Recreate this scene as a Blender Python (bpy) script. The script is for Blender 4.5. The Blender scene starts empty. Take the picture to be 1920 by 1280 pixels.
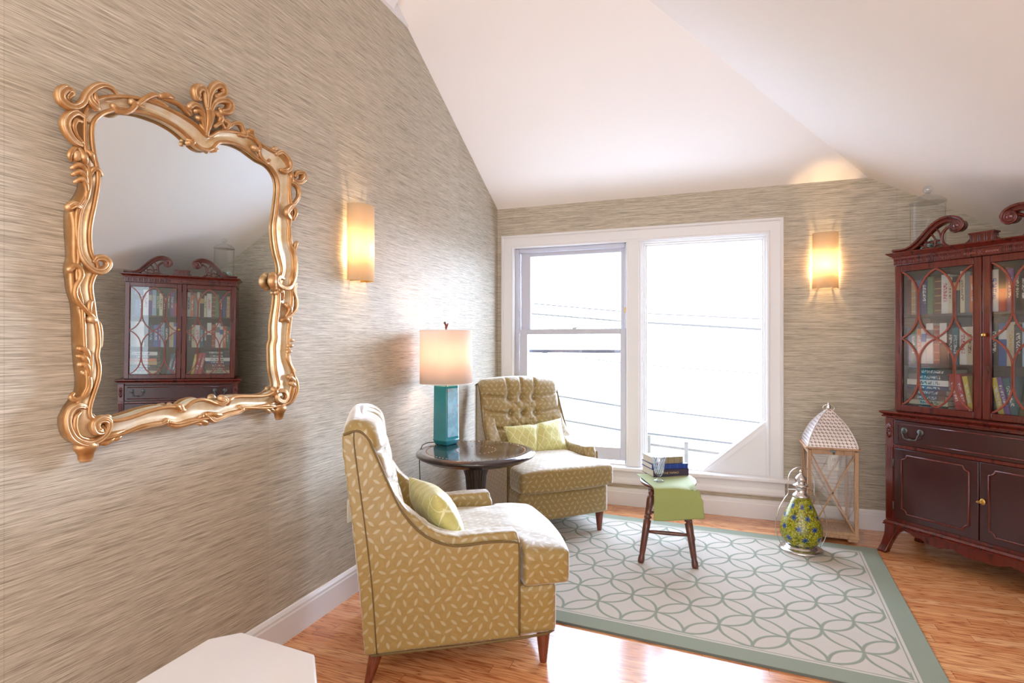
import bpy, bmesh, math, random
from mathutils import Vector, Matrix, noise
PI = math.pi
R_ = math.radians
S = bpy.context.scene
C = S.collection
rnd = random.Random(7)

# ------------------------------------------------------------ camera
CAM = Vector((1.758, 0.0, 1.3))
cam = bpy.data.cameras.new('camera'); co = bpy.data.objects.new('camera', cam); C.objects.link(co)
cam.sensor_width = 36; cam.lens = 1048/1920*36; cam.clip_start = 0.02; cam.clip_end = 400
co.location = CAM; co.rotation_euler = (PI/2, 0, math.atan2(380, 1048))
S.camera = co
# ------------------------------------------------------------ world: bright hazy sky on the window side, near-neutral fill added behind, where the room is left open
W = bpy.data.worlds.new('world'); S.world = W; W.use_nodes = True
nt = W.node_tree; nt.nodes.clear()
wo = nt.nodes.new('ShaderNodeOutputWorld'); bg = nt.nodes.new('ShaderNodeBackground')
tc = nt.nodes.new('ShaderNodeTexCoord'); sp = nt.nodes.new('ShaderNodeSeparateXYZ')
mr = nt.nodes.new('ShaderNodeMapRange'); mr.inputs[1].default_value = -0.25; mr.inputs[2].default_value = 0.25
mx = nt.nodes.new('ShaderNodeMix'); mx.data_type = 'RGBA'
mx.inputs[6].default_value = (2.15, 2.18, 2.28, 1)
mx.inputs[7].default_value = (6.8, 8.3, 10.9, 1)
nt.links.new(tc.outputs['Generated'], sp.inputs[0]); nt.links.new(sp.outputs[1], mr.inputs[0])
nt.links.new(mr.outputs[0], mx.inputs[0])
# bright patch added to the sky low beyond the window, for crisper shadows
dp = nt.nodes.new('ShaderNodeVectorMath'); dp.operation = 'DOT_PRODUCT'; nt.links.new(tc.outputs['Generated'], dp.inputs[0])
dp.inputs[1].default_value = Vector((0.36, 0.92, 0.10)).normalized()
hz = nt.nodes.new('ShaderNodeMapRange'); hz.interpolation_type = 'SMOOTHSTEP'; hz.inputs[1].default_value = math.cos(math.radians(17)); hz.inputs[2].default_value = math.cos(math.radians(7))
nt.links.new(dp.outputs['Value'], hz.inputs[0])
ad = nt.nodes.new('ShaderNodeMix'); ad.data_type = 'RGBA'; ad.blend_type = 'ADD'; ad.clamp_result = False
nt.links.new(hz.outputs[0], ad.inputs[0]); nt.links.new(mx.outputs[2], ad.inputs[6]); ad.inputs[7].default_value = (26, 31, 40, 1)
nt.links.new(ad.outputs[2], bg.inputs[0])
bg.inputs[1].default_value = 1.0
nt.links.new(bg.outputs[0], wo.inputs[0])
# ------------------------------------------------------------ exposure
S.view_settings.view_transform = 'Standard'; S.view_settings.look = 'None'
S.view_settings.exposure = 0.57; S.view_settings.gamma = 1.0
S.view_settings.use_curve_mapping = False
S.cycles.max_bounces = 10; S.cycles.diffuse_bounces = 6; S.cycles.transparent_max_bounces = 24
S.cycles.sample_clamp_indirect = 8

# warm fill light added behind the viewer
def lamp_light(name, loc, power, col, radius, kind='POINT', rot=None, size=None):
    l = bpy.data.lights.new(name, kind); l.energy = power; l.color = col
    if kind == 'POINT': l.shadow_soft_size = radius
    else: l.shape = 'DISK'; l.size = size
    o = bpy.data.objects.new(name, l); C.objects.link(o); o.location = loc
    if rot: o.rotation_euler = rot
    return o
lamp_light('warm_fill_light', (2.3, -0.9, 2.6), 16, (1.0, 0.72, 0.46), 0, 'AREA', (R_(38), 0, R_(12)), 0.5)

# ------------------------------------------------------------ node helpers
def srgb(r, g, b):
    f = lambda c: ((c/255+0.055)/1.055)**2.4 if c/255 > 0.04045 else c/255/12.92
    return (f(r), f(g), f(b), 1)
class NT:
    def __init__(s, name):
        s.m = bpy.data.materials.new(name); s.m.use_nodes = True
        s.t = s.m.node_tree; s.t.nodes.clear()
        s.out = s.n('ShaderNodeOutputMaterial')
    def n(s, t, **kw):
        nd = s.t.nodes.new(t)
        for k, v in kw.items(): setattr(nd, k, v)
        return nd
    def l(s, a, b): s.t.links.new(a, b)
    def setin(s, sock, v):
        if isinstance(v, bpy.types.NodeSocket): s.l(v, sock)
        elif v is not None: sock.default_value = v
    def math(s, op, a, b=None, c=None, clamp=False):
        nd = s.n('ShaderNodeMath', operation=op); nd.use_clamp = clamp
        for i, v in enumerate((a, b, c)):
            if v is not None: s.setin(nd.inputs[i], v)
        return nd.outputs[0]
    def vmath(s, op, a, b=None, out=0):
        nd = s.n('ShaderNodeVectorMath', operation=op)
        s.setin(nd.inputs[0], a)
        if b is not None: s.setin(nd.inputs[1], b)
        return nd.outputs[out]
    def coord(s, which='Object', scale=None, rot=None, loc=None):
        t = s.n('ShaderNodeTexCoord').outputs[which]
        if scale or rot or loc:
            mp = s.n('ShaderNodeMapping'); s.l(t, mp.inputs[0])
            if scale: mp.inputs['Scale'].default_value = scale
            if rot: mp.inputs['Rotation'].default_value = rot
            if loc: mp.inputs['Location'].default_value = loc
            t = mp.outputs[0]
        return t
    def noise(s, vec, scale=5, detail=3, rough=0.5, out=0):
        nd = s.n('ShaderNodeTexNoise'); s.setin(nd.inputs['Vector'], vec)
        nd.inputs['Scale'].default_value = scale; nd.inputs['Detail'].default_value = detail
        nd.inputs['Roughness'].default_value = rough
        return nd.outputs[out]
    def ramp(s, fac, stops):
        nd = s.n('ShaderNodeValToRGB'); s.l(fac, nd.inputs[0])
        e = nd.color_ramp.elements
        while len(e) > 1: e.remove(e[-1])
        e[0].position = stops[0][0]; e[0].color = stops[0][1]
        for p, c in stops[1:]:
            x = e.new(p); x.color = c
        return nd.outputs[0]
    def mix(s, fac, a, b, mode='MIX'):
        nd = s.n('ShaderNodeMix', data_type='RGBA', blend_type=mode)
        s.setin(nd.inputs[0], fac); s.setin(nd.inputs[6], a); s.setin(nd.inputs[7], b)
        return nd.outputs[2]
    def sep(s, v):
        nd = s.n('ShaderNodeSeparateXYZ'); s.l(v, nd.inputs[0]); return nd.outputs
    def comb(s, x=0, y=0, z=0):
        nd = s.n('ShaderNodeCombineXYZ')
        for i, v in enumerate((x, y, z)): s.setin(nd.inputs[i], v)
        return nd.outputs[0]
    def bump(s, h, strength=0.3, dist=0.01):
        nd = s.n('ShaderNodeBump'); s.l(h, nd.inputs['Height'])
        nd.inputs['Strength'].default_value = strength; nd.inputs['Distance'].default_value = dist
        return nd.outputs[0]
    def bsdf(s, col, rough=0.5, metal=0.0, normal=None, spec=None, coat=None, sheen=None, trans=None, emis=None, coatr=None):
        b = s.n('ShaderNodeBsdfPrincipled')
        s.setin(b.inputs['Base Color'], col); s.setin(b.inputs['Roughness'], rough); s.setin(b.inputs['Metallic'], metal)
        if normal: s.l(normal, b.inputs['Normal'])
        if spec is not None: b.inputs['Specular IOR Level'].default_value = spec
        if coat is not None:
            b.inputs['Coat Weight'].default_value = coat; b.inputs['Coat Roughness'].default_value = coatr or 0.08
        if sheen is not None:
            b.inputs['Sheen Weight'].default_value = sheen; b.inputs['Sheen Roughness'].default_value = 0.4
        if trans is not None: b.inputs['Transmission Weight'].default_value = trans
        if emis: b.inputs['Emission Color'].default_value = emis[0]; b.inputs['Emission Strength'].default_value = emis[1]
        s.l(b.outputs[0], s.out.inputs[0]); return b

def simple(name, col, rough=0.5, metal=0.0, var=0.06, nscale=18, bump=0.0, **kw):
    t = NT(name); c = t.coord()
    n = t.noise(c, nscale, 3)
    cc = t.mix(n, tuple(x*(1-var) for x in col[:3])+(1,), tuple(min(1, x*(1+var)) for x in col[:3])+(1,))
    nm = t.bump(n, bump, 0.004) if bump else None
    t.bsdf(cc, rough, metal, nm, **kw); return t.m

def m_wallpaper():
    t = NT('grasscloth'); c = t.coord()
    n1 = t.noise(t.vmath('MULTIPLY', c, (7, 7, 520)), 1.0, 3, 0.6)
    n2 = t.noise(t.vmath('MULTIPLY', c, (18, 18, 900)), 1.0, 2, 0.6)
    n3 = t.noise(t.vmath('MULTIPLY', c, (2.2, 2.2, 150)), 1.0, 3, 0.5)
    f = t.math('ADD', t.math('MULTIPLY', n1, 0.5), t.math('ADD', t.math('MULTIPLY', n2, 0.3), t.math('MULTIPLY', n3, 0.2)))
    col = t.ramp(f, [(0.30, srgb(92, 87, 81)), (0.42, srgb(147, 138, 122)), (0.5, srgb(182, 172, 154)), (0.57, srgb(202, 193, 175)), (0.70, srgb(233, 225, 213))])
    # hanging seams about every 0.9 m
    xyz = t.sep(c); h = t.math('ADD', xyz[0], xyz[1])
    cell = t.math('FLOOR', t.math('MULTIPLY', h, 1.08)); wn = t.n('ShaderNodeTexWhiteNoise', noise_dimensions='1D'); t.l(cell, wn.inputs['W'])
    k = t.math('ADD', t.math('MULTIPLY', wn.outputs[0], 0.06), 0.97)
    fr = t.math('FRACT', t.math('MULTIPLY', h, 1.08))
    seam = t.math('LESS_THAN', fr, 0.0025)
    k = t.math('SUBTRACT', k, t.math('MULTIPLY', seam, 0.12))
    col = t.mix(1.0, col, t.comb(k, k, k), 'MULTIPLY')
    t.bsdf(col, 0.68, normal=t.bump(f, 0.35, 0.004), spec=0.3)
    return t.m
def m_floor():
    t = NT('oak_strip_floor'); c = t.coord()
    xyz = t.sep(c)
    v = t.math('DIVIDE', xyz[1], 0.058); row = t.math('FLOOR', v)
    wn = t.n('ShaderNodeTexWhiteNoise', noise_dimensions='1D'); t.l(row, wn.inputs['W'])
    u = t.math('DIVIDE', t.math('ADD', xyz[0], t.math('MULTIPLY', wn.outputs[0], 3.0)), 0.85); colm = t.math('FLOOR', u)
    wn2 = t.n('ShaderNodeTexWhiteNoise', noise_dimensions='2D'); t.l(t.comb(row, colm, 0), wn2.inputs['Vector'])
    off = t.math('MULTIPLY', wn2.outputs[0], 20.0)
    gv = t.comb(t.math('MULTIPLY', xyz[0], 1.3), t.math('MULTIPLY', xyz[1], 14), off)
    g = t.noise(gv, 1.6, 2, 0.55)
    rings = t.math('FRACT', t.math('MULTIPLY', g, 9.0))
    rings = t.math('ABSOLUTE', t.math('SUBTRACT', t.math('MULTIPLY', rings, 2), 1))
    fine = t.noise(t.comb(t.math('MULTIPLY', xyz[0], 9), t.math('MULTIPLY', xyz[1], 260), off), 1, 3)
    base = t.ramp(wn2.outputs[0], [(0.0, srgb(212, 142, 90)), (0.5, srgb(228, 162, 106)), (1.0, srgb(236, 180, 126))])
    dark = t.mix(1.0, base, srgb(170, 112, 82), 'MULTIPLY')
    k = t.math('MULTIPLY', t.math('POWER', rings, 2.5), 0.75, clamp=True)
    k = t.math('ADD', k, t.math('MULTIPLY', t.math('LESS_THAN', fine, 0.42), 0.25), clamp=True)
    col = t.mix(k, base, dark)
    gapv = t.math('LESS_THAN', t.math('FRACT', v), 0.03); gapu = t.math('LESS_THAN', t.math('FRACT', u), 0.0028)
    gap = t.math('MAXIMUM', gapv, gapu)
    col = t.mix(t.math('MULTIPLY', gap, 0.6), col, srgb(70, 40, 25))
    hb = t.math('SUBTRACT', t.math('MULTIPLY', fine, 0.15), gap)
    t.bsdf(col, 0.20, normal=t.bump(hb, 0.12, 0.002), spec=0.6, coat=0.35, coatr=0.12)
    return t.m
def m_rug():
    t = NT('woven_rug'); c = t.coord(); xyz = t.sep(c)
    HX, HY = 1.22, 0.83          # half sizes
    ex = t.math('SUBTRACT', HX, t.math('ABSOLUTE', xyz[0])); ey = t.math('SUBTRACT', HY, t.math('ABSOLUTE', xyz[1]))
    e = t.math('MINIMUM', ex, ey)
    border = t.math('LESS_THAN', e, 0.095)
    line = t.math('MULTIPLY', t.math('GREATER_THAN', e, 0.107), t.math('LESS_THAN', e, 0.112))
    s_ = 0.1994
    ca = math.sqrt(.5)/s_
    xr_ = t.math('ADD', xyz[0], 8*0.141-1.095)
    # lattice lines fall on the inner edge of the border
    u = t.math('MULTIPLY', t.math('ADD', xr_, xyz[1]), ca); v = t.math('ADD', t.math('MULTIPLY', t.math('SUBTRACT', xyz[1], xr_), ca), 0.0)
    wob = t.noise(c, 14, 2)
    fu = t.math('ADD', t.math('FRACT', u), t.math('MULTIPLY', t.math('SUBTRACT', wob, .5), .05)); fv = t.math('FRACT', v)
    r = math.sqrt(.5)
    d = None
    for cx in (0, 1):
        for cy in (0, 1):
            dx = t.math('SUBTRACT', fu, cx); dy = t.math('SUBTRACT', fv, cy)
            ln = t.math('SQRT', t.math('ADD', t.math('MULTIPLY', dx, dx), t.math('MULTIPLY', dy, dy)))
            q = t.math('ABSOLUTE', t.math('SUBTRACT', ln, r))
            d = q if d is None else t.math('MINIMUM', d, q)
    pat = None
    pat = t.math('SUBTRACT', 1.0, t.math('MULTIPLY', t.math('SUBTRACT', d, 0.020), 40.0), clamp=True)
    field = t.math('GREATER_THAN', e, 0.120)
    pat = t.math('MULTIPLY', pat, field, clamp=True)
    weave = t.math('MULTIPLY', t.math('SINE', t.math('MULTIPLY', xyz[0], 1150)), t.math('SINE', t.math('MULTIPLY', xyz[1], 1150)))
    wv = t.math('ADD', 0.5, t.math('MULTIPLY', weave, 0.5))
    cream = t.mix(wv, srgb(178, 168, 156), srgb(206, 198, 186))
    green = t.mix(wv, srgb(122, 129, 112), srgb(154, 160, 142))
    m = t.math('MAXIMUM', border, t.math('MAXIMUM', pat, line), clamp=True)
    col = t.mix(m, cream, green)
    h = t.math('ADD', t.math('MULTIPLY', wv, 0.35), pat)
    t.bsdf(col, 0.9, normal=t.bump(h, 0.45, 0.004), spec=0.15)
    return t.m
def m_fabric():
    t = NT('leaf_sateen'); uv = t.n('ShaderNodeTexCoord').outputs['UV']
    s = t.vmath('MULTIPLY', uv, (1/0.041, 1/0.0305, 0))
    xyz = t.sep(s); row = t.math('FLOOR', xyz[1])
    ux = t.math('ADD', xyz[0], t.math('MULTIPLY', row, 0.5)); colm = t.math('FLOOR', ux)
    wn = t.n('ShaderNodeTexWhiteNoise', noise_dimensions='2D'); t.l(t.comb(row, colm, 0), wn.inputs['Vector'])
    lx = t.math('MULTIPLY', t.math('SUBTRACT', t.math('FRACT', ux), 0.5), 0.041)
    ly = t.math('MULTIPLY', t.math('SUBTRACT', t.math('FRACT', xyz[1]), 0.5), 0.0305)
    # heading alternates between two leans
    alt = t.math('SUBTRACT', t.math('MULTIPLY', t.math('GREATER_THAN', wn.outputs[0], 0.5), 2), 1)
    ang = t.math('ADD', t.math('MULTIPLY', alt, 0.35), t.math('MULTIPLY', t.math('SUBTRACT', wn.outputs[0], 0.5), 1.9))
    cs = t.math('COSINE', ang); sn = t.math('SINE', ang)
    px = t.math('ADD', t.math('MULTIPLY', lx, cs), t.math('MULTIPLY', ly, sn))
    py = t.math('SUBTRACT', t.math('MULTIPLY', ly, cs), t.math('MULTIPLY', lx, sn))
    q = t.math('DIVIDE', px, 0.0155)
    w = t.math('MULTIPLY', t.math('SUBTRACT', 1.0, t.math('MULTIPLY', q, q)), 0.0054)
    ser = t.math('MULTIPLY', t.math('SINE', t.math('MULTIPLY', px, 1900)), 0.0011)
    leaf = t.math('LESS_THAN', t.math('ABSOLUTE', py), t.math('ADD', w, ser))
    veins = t.math('GREATER_THAN', t.math('SINE', t.math('MULTIPLY', t.math('SUBTRACT', t.math('ABSOLUTE', py), px), 2600)), 0.75)
    leaf = t.math('SUBTRACT', leaf, t.math('MULTIPLY', veins, 0.35), clamp=True)
    n = t.noise(t.coord(), 60, 3)
    base = t.mix(n, srgb(136, 108, 46), srgb(154, 128, 68))
    col = t.mix(t.math('MULTIPLY', leaf, 0.66), base, srgb(176, 166, 134))
    rough = t.math('SUBTRACT', 0.46, t.math('MULTIPLY', leaf, 0.12))
    wr = t.noise(t.coord(), 9, 3)
    t.bsdf(col, rough, normal=t.bump(wr, 0.25, 0.02), spec=0.8, sheen=1.0)
    return t.m
def m_wood(name, c1, c2, rough=0.25, scale=(3, 3, 40), coat=0.4, rings=3.0):
    t = NT(name); c = t.coord()
    g = t.noise(t.vmath('MULTIPLY', c, scale), 1.0, 4, 0.6)
    r = t.math('ABSOLUTE', t.math('SINE', t.math('MULTIPLY', g, rings*PI)))
    f = t.noise(t.vmath('MULTIPLY', c, tuple(x*5 for x in scale)), 1.0, 2)
    k = t.math('ADD', t.math('MULTIPLY', r, 0.6), t.math('MULTIPLY', f, 0.4), clamp=True)
    t.bsdf(t.mix(k, c1, c2), rough, normal=t.bump(f, 0.06, 0.002), coat=coat, coatr=0.12)
    return t.m
def m_pane(name='window_glass', tint=(1, 1, 1, 1), ior=1.5, rough=0.0):
    t = NT(name); ge = t.n('ShaderNodeNewGeometry')
    dt = t.math('ABSOLUTE', t.vmath('DOT_PRODUCT', ge.outputs['Incoming'], ge.outputs['Normal'], 1))
    f0 = ((ior-1)/(ior+1))**2
    fr = t.math('ADD', f0, t.math('MULTIPLY', t.math('POWER', t.math('SUBTRACT', 1.0, dt), 5.0), 1-f0), clamp=True)
    tr = t.n('ShaderNodeBsdfTransparent'); tr.inputs[0].default_value = tint
    gl = t.n('ShaderNodeBsdfGlossy'); gl.inputs['Roughness'].default_value = rough
    ms = t.n('ShaderNodeMixShader'); t.l(fr, ms.inputs[0]); t.l(tr.outputs[0], ms.inputs[1]); t.l(gl.outputs[0], ms.inputs[2])
    t.l(ms.outputs[0], t.out.inputs[0]); return t.m
def m_shade(name, col, trans=0.6, weave=0.0):
    t = NT(name); c = t.coord()
    n = t.noise(t.vmath('MULTIPLY', c, (20, 20, 6 if weave else 20)), 1, 3)
    cc = t.mix(t.math('MULTIPLY', n, 0.5), col, tuple(x*0.85 for x in col[:3])+(1,))
    d = t.n('ShaderNodeBsdfDiffuse'); tl = t.n('ShaderNodeBsdfTranslucent'); t.l(cc, d.inputs[0]); t.l(cc, tl.inputs[0])
    ms = t.n('ShaderNodeMixShader'); ms.inputs[0].default_value = trans; t.l(d.outputs[0], ms.inputs[1]); t.l(tl.outputs[0], ms.inputs[2])
    g = t.n('ShaderNodeBsdfGlossy'); g.inputs['Roughness'].default_value = 0.15
    m2 = t.n('ShaderNodeMixShader'); m2.inputs[0].default_value = 0.0 if weave else 0.05
    t.l(ms.outputs[0], m2.inputs[1]); t.l(g.outputs[0], m2.inputs[2]); t.l(m2.outputs[0], t.out.inputs[0]); return t.m
def m_gold():
    t = NT('antique_gilding'); c = t.coord()
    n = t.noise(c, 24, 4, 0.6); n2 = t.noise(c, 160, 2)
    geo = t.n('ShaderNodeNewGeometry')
    pt = t.math('MULTIPLY', t.math('SUBTRACT', geo.outputs['Pointiness'], 0.47), 9.0, clamp=True)  # darkens crevices: occlusion shade painted into the gilding colour along with patina
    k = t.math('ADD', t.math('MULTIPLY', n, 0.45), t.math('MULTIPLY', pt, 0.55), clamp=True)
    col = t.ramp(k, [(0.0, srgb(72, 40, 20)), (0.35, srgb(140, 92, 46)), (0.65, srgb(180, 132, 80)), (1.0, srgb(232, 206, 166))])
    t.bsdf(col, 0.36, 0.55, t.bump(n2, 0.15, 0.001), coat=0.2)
    return t.m
def m_gilt_pale():
    t = NT('worn_pale_gilding'); c = t.coord()
    n = t.noise(c, 12, 4, 0.6)
    col = t.ramp(n, [(0.3, srgb(206, 166, 104)), (0.5, srgb(224, 204, 168)), (0.7, srgb(232, 224, 206))])
    t.bsdf(col, 0.33, 0.45); return t.m

M = {}
M['wallpaper'] = m_wallpaper(); M['floor'] = m_floor(); M['rug'] = m_rug(); M['fabric'] = m_fabric()
M['ceiling'] = simple('ceiling_paint', srgb(238, 233, 228), 0.8, var=0.01, nscale=2)
M['trim'] = simple('white_gloss_trim', srgb(224, 223, 224), 0.32, var=0.012, nscale=6, spec=0.5)
M['vinyl'] = simple('white_vinyl_sash', srgb(194, 194, 204), 0.4, var=0.01)
M['pane'] = m_pane()
M['cabpane'] = m_pane('cabinet_glass', (0.93, 0.95, 0.96, 1), 1.9)
M['mahogany'] = m_wood('red_mahogany', srgb(46, 9, 7), srgb(98, 28, 16), 0.24, (26, 26, 3), 0.4)
M['mahogany_x'] = m_wood('red_mahogany_panel', srgb(38, 11, 13), srgb(60, 20, 19), 0.26, (14, 14, 2.5), 0.35)
M['muntin'] = m_wood('mahogany_glazing_bar', srgb(104, 42, 28), srgb(140, 62, 42), 0.3, (20, 20, 6), 0.3)
M['caseint'] = simple('dark_case_interior', srgb(46, 26, 22), 0.6)
M['darkwood'] = m_wood('dark_walnut', srgb(20, 9, 11), srgb(40, 16, 16), 0.13, (8, 8, 6), 0.8)
M['nail'] = simple('aged_bronze_nail', srgb(150, 116, 78), .3, .9)
M['legwood'] = m_wood('walnut_leg', srgb(70, 26, 14), srgb(122, 56, 32), 0.25, (30, 30, 6), 0.5)
M['stoolwood'] = m_wood('old_stained_pine', srgb(54, 26, 20), srgb(104, 56, 40), 0.3, (26, 26, 6), 0.3)
M['lanternwood'] = m_wood('weathered_wood', srgb(138, 100, 72), srgb(182, 146, 112), 0.6, (40, 40, 7), 0.0)
M['brass'] = simple('aged_brass', srgb(190, 150, 80), 0.3, 0.9)
M['pewter'] = simple('dark_pewter', srgb(92, 96, 92), 0.35, 0.85, var=0.25, nscale=60)
M['silver'] = simple('polished_nickel', srgb(214, 208, 204), 0.16, 0.95)
M['black'] = simple('black_cord', srgb(20, 18, 18), 0.5)
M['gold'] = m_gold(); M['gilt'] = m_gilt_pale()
M['mirror'] = None
t = NT('mirror_silver'); t.bsdf((0.85, 0.93, 0.98, 1), 0.0, 1.0); M['mirror'] = t.m
M['sconce'] = m_shade('alabaster_glass', srgb(255, 240, 214), 0.7)
M['lampshade'] = m_shade('linen_shade', srgb(246, 232, 220), 0.42, 1)
M['plastic'] = simple('ivory_plastic', srgb(222, 214, 190), 0.4)
M['whitelacquer'] = simple('white_lacquer', srgb(208, 201, 195), 0.22, var=0.01, nscale=3, coat=0.3)

# ------------------------------------------------------------ mesh helpers
def link(name, me, parent=None, mat=None, loc=None, rot=None):
    o = bpy.data.objects.new(name, me); C.objects.link(o)
    if parent: o.parent = parent
    if mat: o.data.materials.append(mat)
    if loc is not None: o.location = loc
    if rot is not None: o.rotation_euler = rot
    return o
def tag(o, label=None, cat=None, group=None, kind=None):
    if label: o['label'] = label
    if cat: o['category'] = cat
    if group: o['group'] = group
    if kind: o['kind'] = kind
    return o
def empty(name, loc, rz=0.0, label=None, cat=None, group=None):
    o = bpy.data.objects.new(name, None); C.objects.link(o); o.location = loc; o.rotation_euler = (0, 0, rz)
    o.empty_display_size = 0.05
    return tag(o, label, cat, group)
def catmull(P, n=6, closed=False):
    P = [Vector(p) for p in P]; out = []
    m = len(P)
    rngs = range(m if closed else m-1)
    for i in rngs:
        p1 = P[i]; p2 = P[(i+1) % m]
        p0 = P[(i-1) % m] if (closed or i > 0) else p1*2-p2
        p3 = P[(i+2) % m] if (closed or i+2 < m) else p2*2-p1
        for k in range(n):
            t = k/n
            out.append(0.5*((2*p1)+(p2-p0)*t+(2*p0-5*p1+4*p2-p3)*t*t+(3*p1-p0-3*p2+p3)*t**3))
    if not closed: out.append(P[-1].copy())
    return out
class MB:
    def __init__(s): s.v = []; s.f = []; s.sm = []
    def add(s, vs, fs, smooth=False):
        b = len(s.v); s.v += [tuple(v) for v in vs]
        for f in fs: s.f.append([b+i for i in f]); s.sm.append(smooth)
        return s
    def box(s, a, b, rz=0, M4=None):
        x0, y0, z0 = a; x1, y1, z1 = b
        vs = [Vector(p) for p in ((x0,y0,z0),(x1,y0,z0),(x1,y1,z0),(x0,y1,z0),(x0,y0,z1),(x1,y0,z1),(x1,y1,z1),(x0,y1,z1))]
        if M4: vs = [M4 @ v for v in vs]
        return s.add(vs, [(0,3,2,1),(4,5,6,7),(0,1,5,4),(1,2,6,5),(2,3,7,6),(3,0,4,7)])
    def bar(s, p, q, w, h, up=(0, 0, 1)):
        p = Vector(p); q = Vector(q); d = (q-p); L = d.length; d.normalize()
        u = Vector(up); r = d.cross(u)
        if r.length < 1e-4: r = d.cross(Vector((0, 1, 0)))
        r.normalize(); u = r.cross(d)
        vs = []
        for e in (p, q):
            for a, b in ((-1,-1),(1,-1),(1,1),(-1,1)): vs.append(e+r*(a*w/2)+u*(b*h/2))
        return s.add(vs, [(0,1,2,3),(7,6,5,4),(0,4,5,1),(1,5,6,2),(2,6,7,3),(3,7,4,0)])
    def tube(s, P, r, n=10, closed=False, cap=True, flat=1.0, flatdir=None):
        P = [Vector(p) for p in P]; m = len(P)
        rr = r if isinstance(r, (list, tuple)) else [r]*m
        vs = []; prev = None
        for i, p in enumerate(P):
            a = P[(i-1) % m] if (closed or i > 0) else p
            b = P[(i+1) % m] if (closed or i < m-1) else p
            d = (b-a)
            if d.length < 1e-9: d = Vector((0, 0, 1))
            d.normalize()
            if prev is None:
                u = Vector((0, 0, 1)) if abs(d.z) < 0.9 else Vector((1, 0, 0))
            else: u = prev
            u = (u-d*u.dot(d))
            if u.length < 1e-6: u = d.orthogonal()
            u.normalize(); prev = u; w = d.cross(u)
            for k in range(n):
                an = 2*PI*k/n
                off = u*math.cos(an)*rr[i]+w*math.sin(an)*rr[i]
                if flatdir is not None:
                    fd = Vector(flatdir); off -= fd*off.dot(fd)*(1-flat)
                vs.append(p+off)
        fs = []
        for i in range(m if closed else m-1):
            j = (i+1) % m
            for k in range(n):
                k2 = (k+1) % n
                fs.append((i*n+k, i*n+k2, j*n+k2, j*n+k))
        s.add(vs, fs, True)
        if cap and not closed:
            b = len(s.v)-len(vs)
            s.f.append([b+k for k in range(n)][::-1]); s.sm.append(False)
            s.f.append([b+(m-1)*n+k for k in range(n)]); s.sm.append(False)
        return s
    def lathe(s, prof, n=32, c=(0, 0, 0), smooth=True, sc=(1, 1), flute=None):
        vs = []; m = len(prof)
        for r, z in prof:
            for k in range(n):
                a = 2*PI*k/n; rr = r
                if flute: rr = r*(1-flute[1]*(0.5-0.5*math.cos(a*flute[0])))
                vs.append((c[0]+rr*sc[0]*math.cos(a), c[1]+rr*sc[1]*math.sin(a), c[2]+z))
        fs = []
        for i in range(m-1):
            for k in range(n):
                k2 = (k+1) % n
                fs.append((i*n+k, i*n+k2, (i+1)*n+k2, (i+1)*n+k))
        s.add(vs, fs, smooth)
        b = len(s.v)-len(vs)
        if prof[0][0] > 1e-6: s.f.append([b+k for k in range(n)][::-1]); s.sm.append(False)
        if prof[-1][0] > 1e-6: s.f.append([b+(m-1)*n+k for k in range(n)]); s.sm.append(False)
        return s
    def ball(s, c, r, n=16, sc=(1, 1, 1)):
        prof = [(max(1e-5, math.sin(PI*i/10)), -math.cos(PI*i/10)) for i in range(11)]
        vs = []
        for a, z in prof:
            for k in range(n):
                t = 2*PI*k/n
                vs.append((c[0]+r*sc[0]*a*math.cos(t), c[1]+r*sc[1]*a*math.sin(t), c[2]+r*sc[2]*z))
        fs = [(i*n+k, i*n+(k+1) % n, (i+1)*n+(k+1) % n, (i+1)*n+k) for i in range(10) for k in range(n)]
        return s.add(vs, fs, True)
    def poly(s, P, d):
        """extrude planar polygon P (list of 3-vectors) by vector d"""
        P = [Vector(p) for p in P]; n = len(P); d = Vector(d)
        vs = P+[p+d for p in P]
        fs = [tuple(range(n))[::-1], tuple(range(n, 2*n))]+[(i, (i+1) % n, n+(i+1) % n, n+i) for i in range(n)]
        return s.add(vs, fs)
    def sweep(s, path, prof, up, closed=False, smooth=False):
        """profile points (a,b): a along side = dir x up, b along up; mitred at the corners"""
        P = [Vector(p) for p in path]; m = len(P); up = Vector(up); n = len(prof); vs = []
        for i, p in enumerate(P):
            a = P[(i-1) % m] if (closed or i > 0) else None
            b = P[(i+1) % m] if (closed or i < m-1) else None
            d1 = (p-a).normalized() if a is not None else (b-p).normalized()
            d2 = (b-p).normalized() if b is not None else d1
            s1 = d1.cross(up).normalized(); s2 = d2.cross(up).normalized()
            q = (s1+s2); q.normalize(); k = 1/max(0.3, q.dot(s1))
            for aa, bb in prof: vs.append(p+q*(aa*k)+up*bb)
        fs = []
        for i in range(m if closed else m-1):
            j = (i+1) % m
            for k in range(n): fs.append((i*n+k, i*n+(k+1) % n, j*n+(k+1) % n, j*n+k))
        if not closed: fs += [tuple(range(n))[::-1], tuple((m-1)*n+k for k in range(n))]
        return s.add(vs, fs, smooth)
    def mesh(s, name):
        me = bpy.data.meshes.new(name); me.from_pydata(s.v, [], s.f); me.update()
        for p, q in zip(me.polygons, s.sm): p.use_smooth = q
        bm = bmesh.new(); bm.from_mesh(me); bmesh.ops.recalc_face_normals(bm, faces=bm.faces); bm.to_mesh(me); bm.free()
        return me
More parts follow.
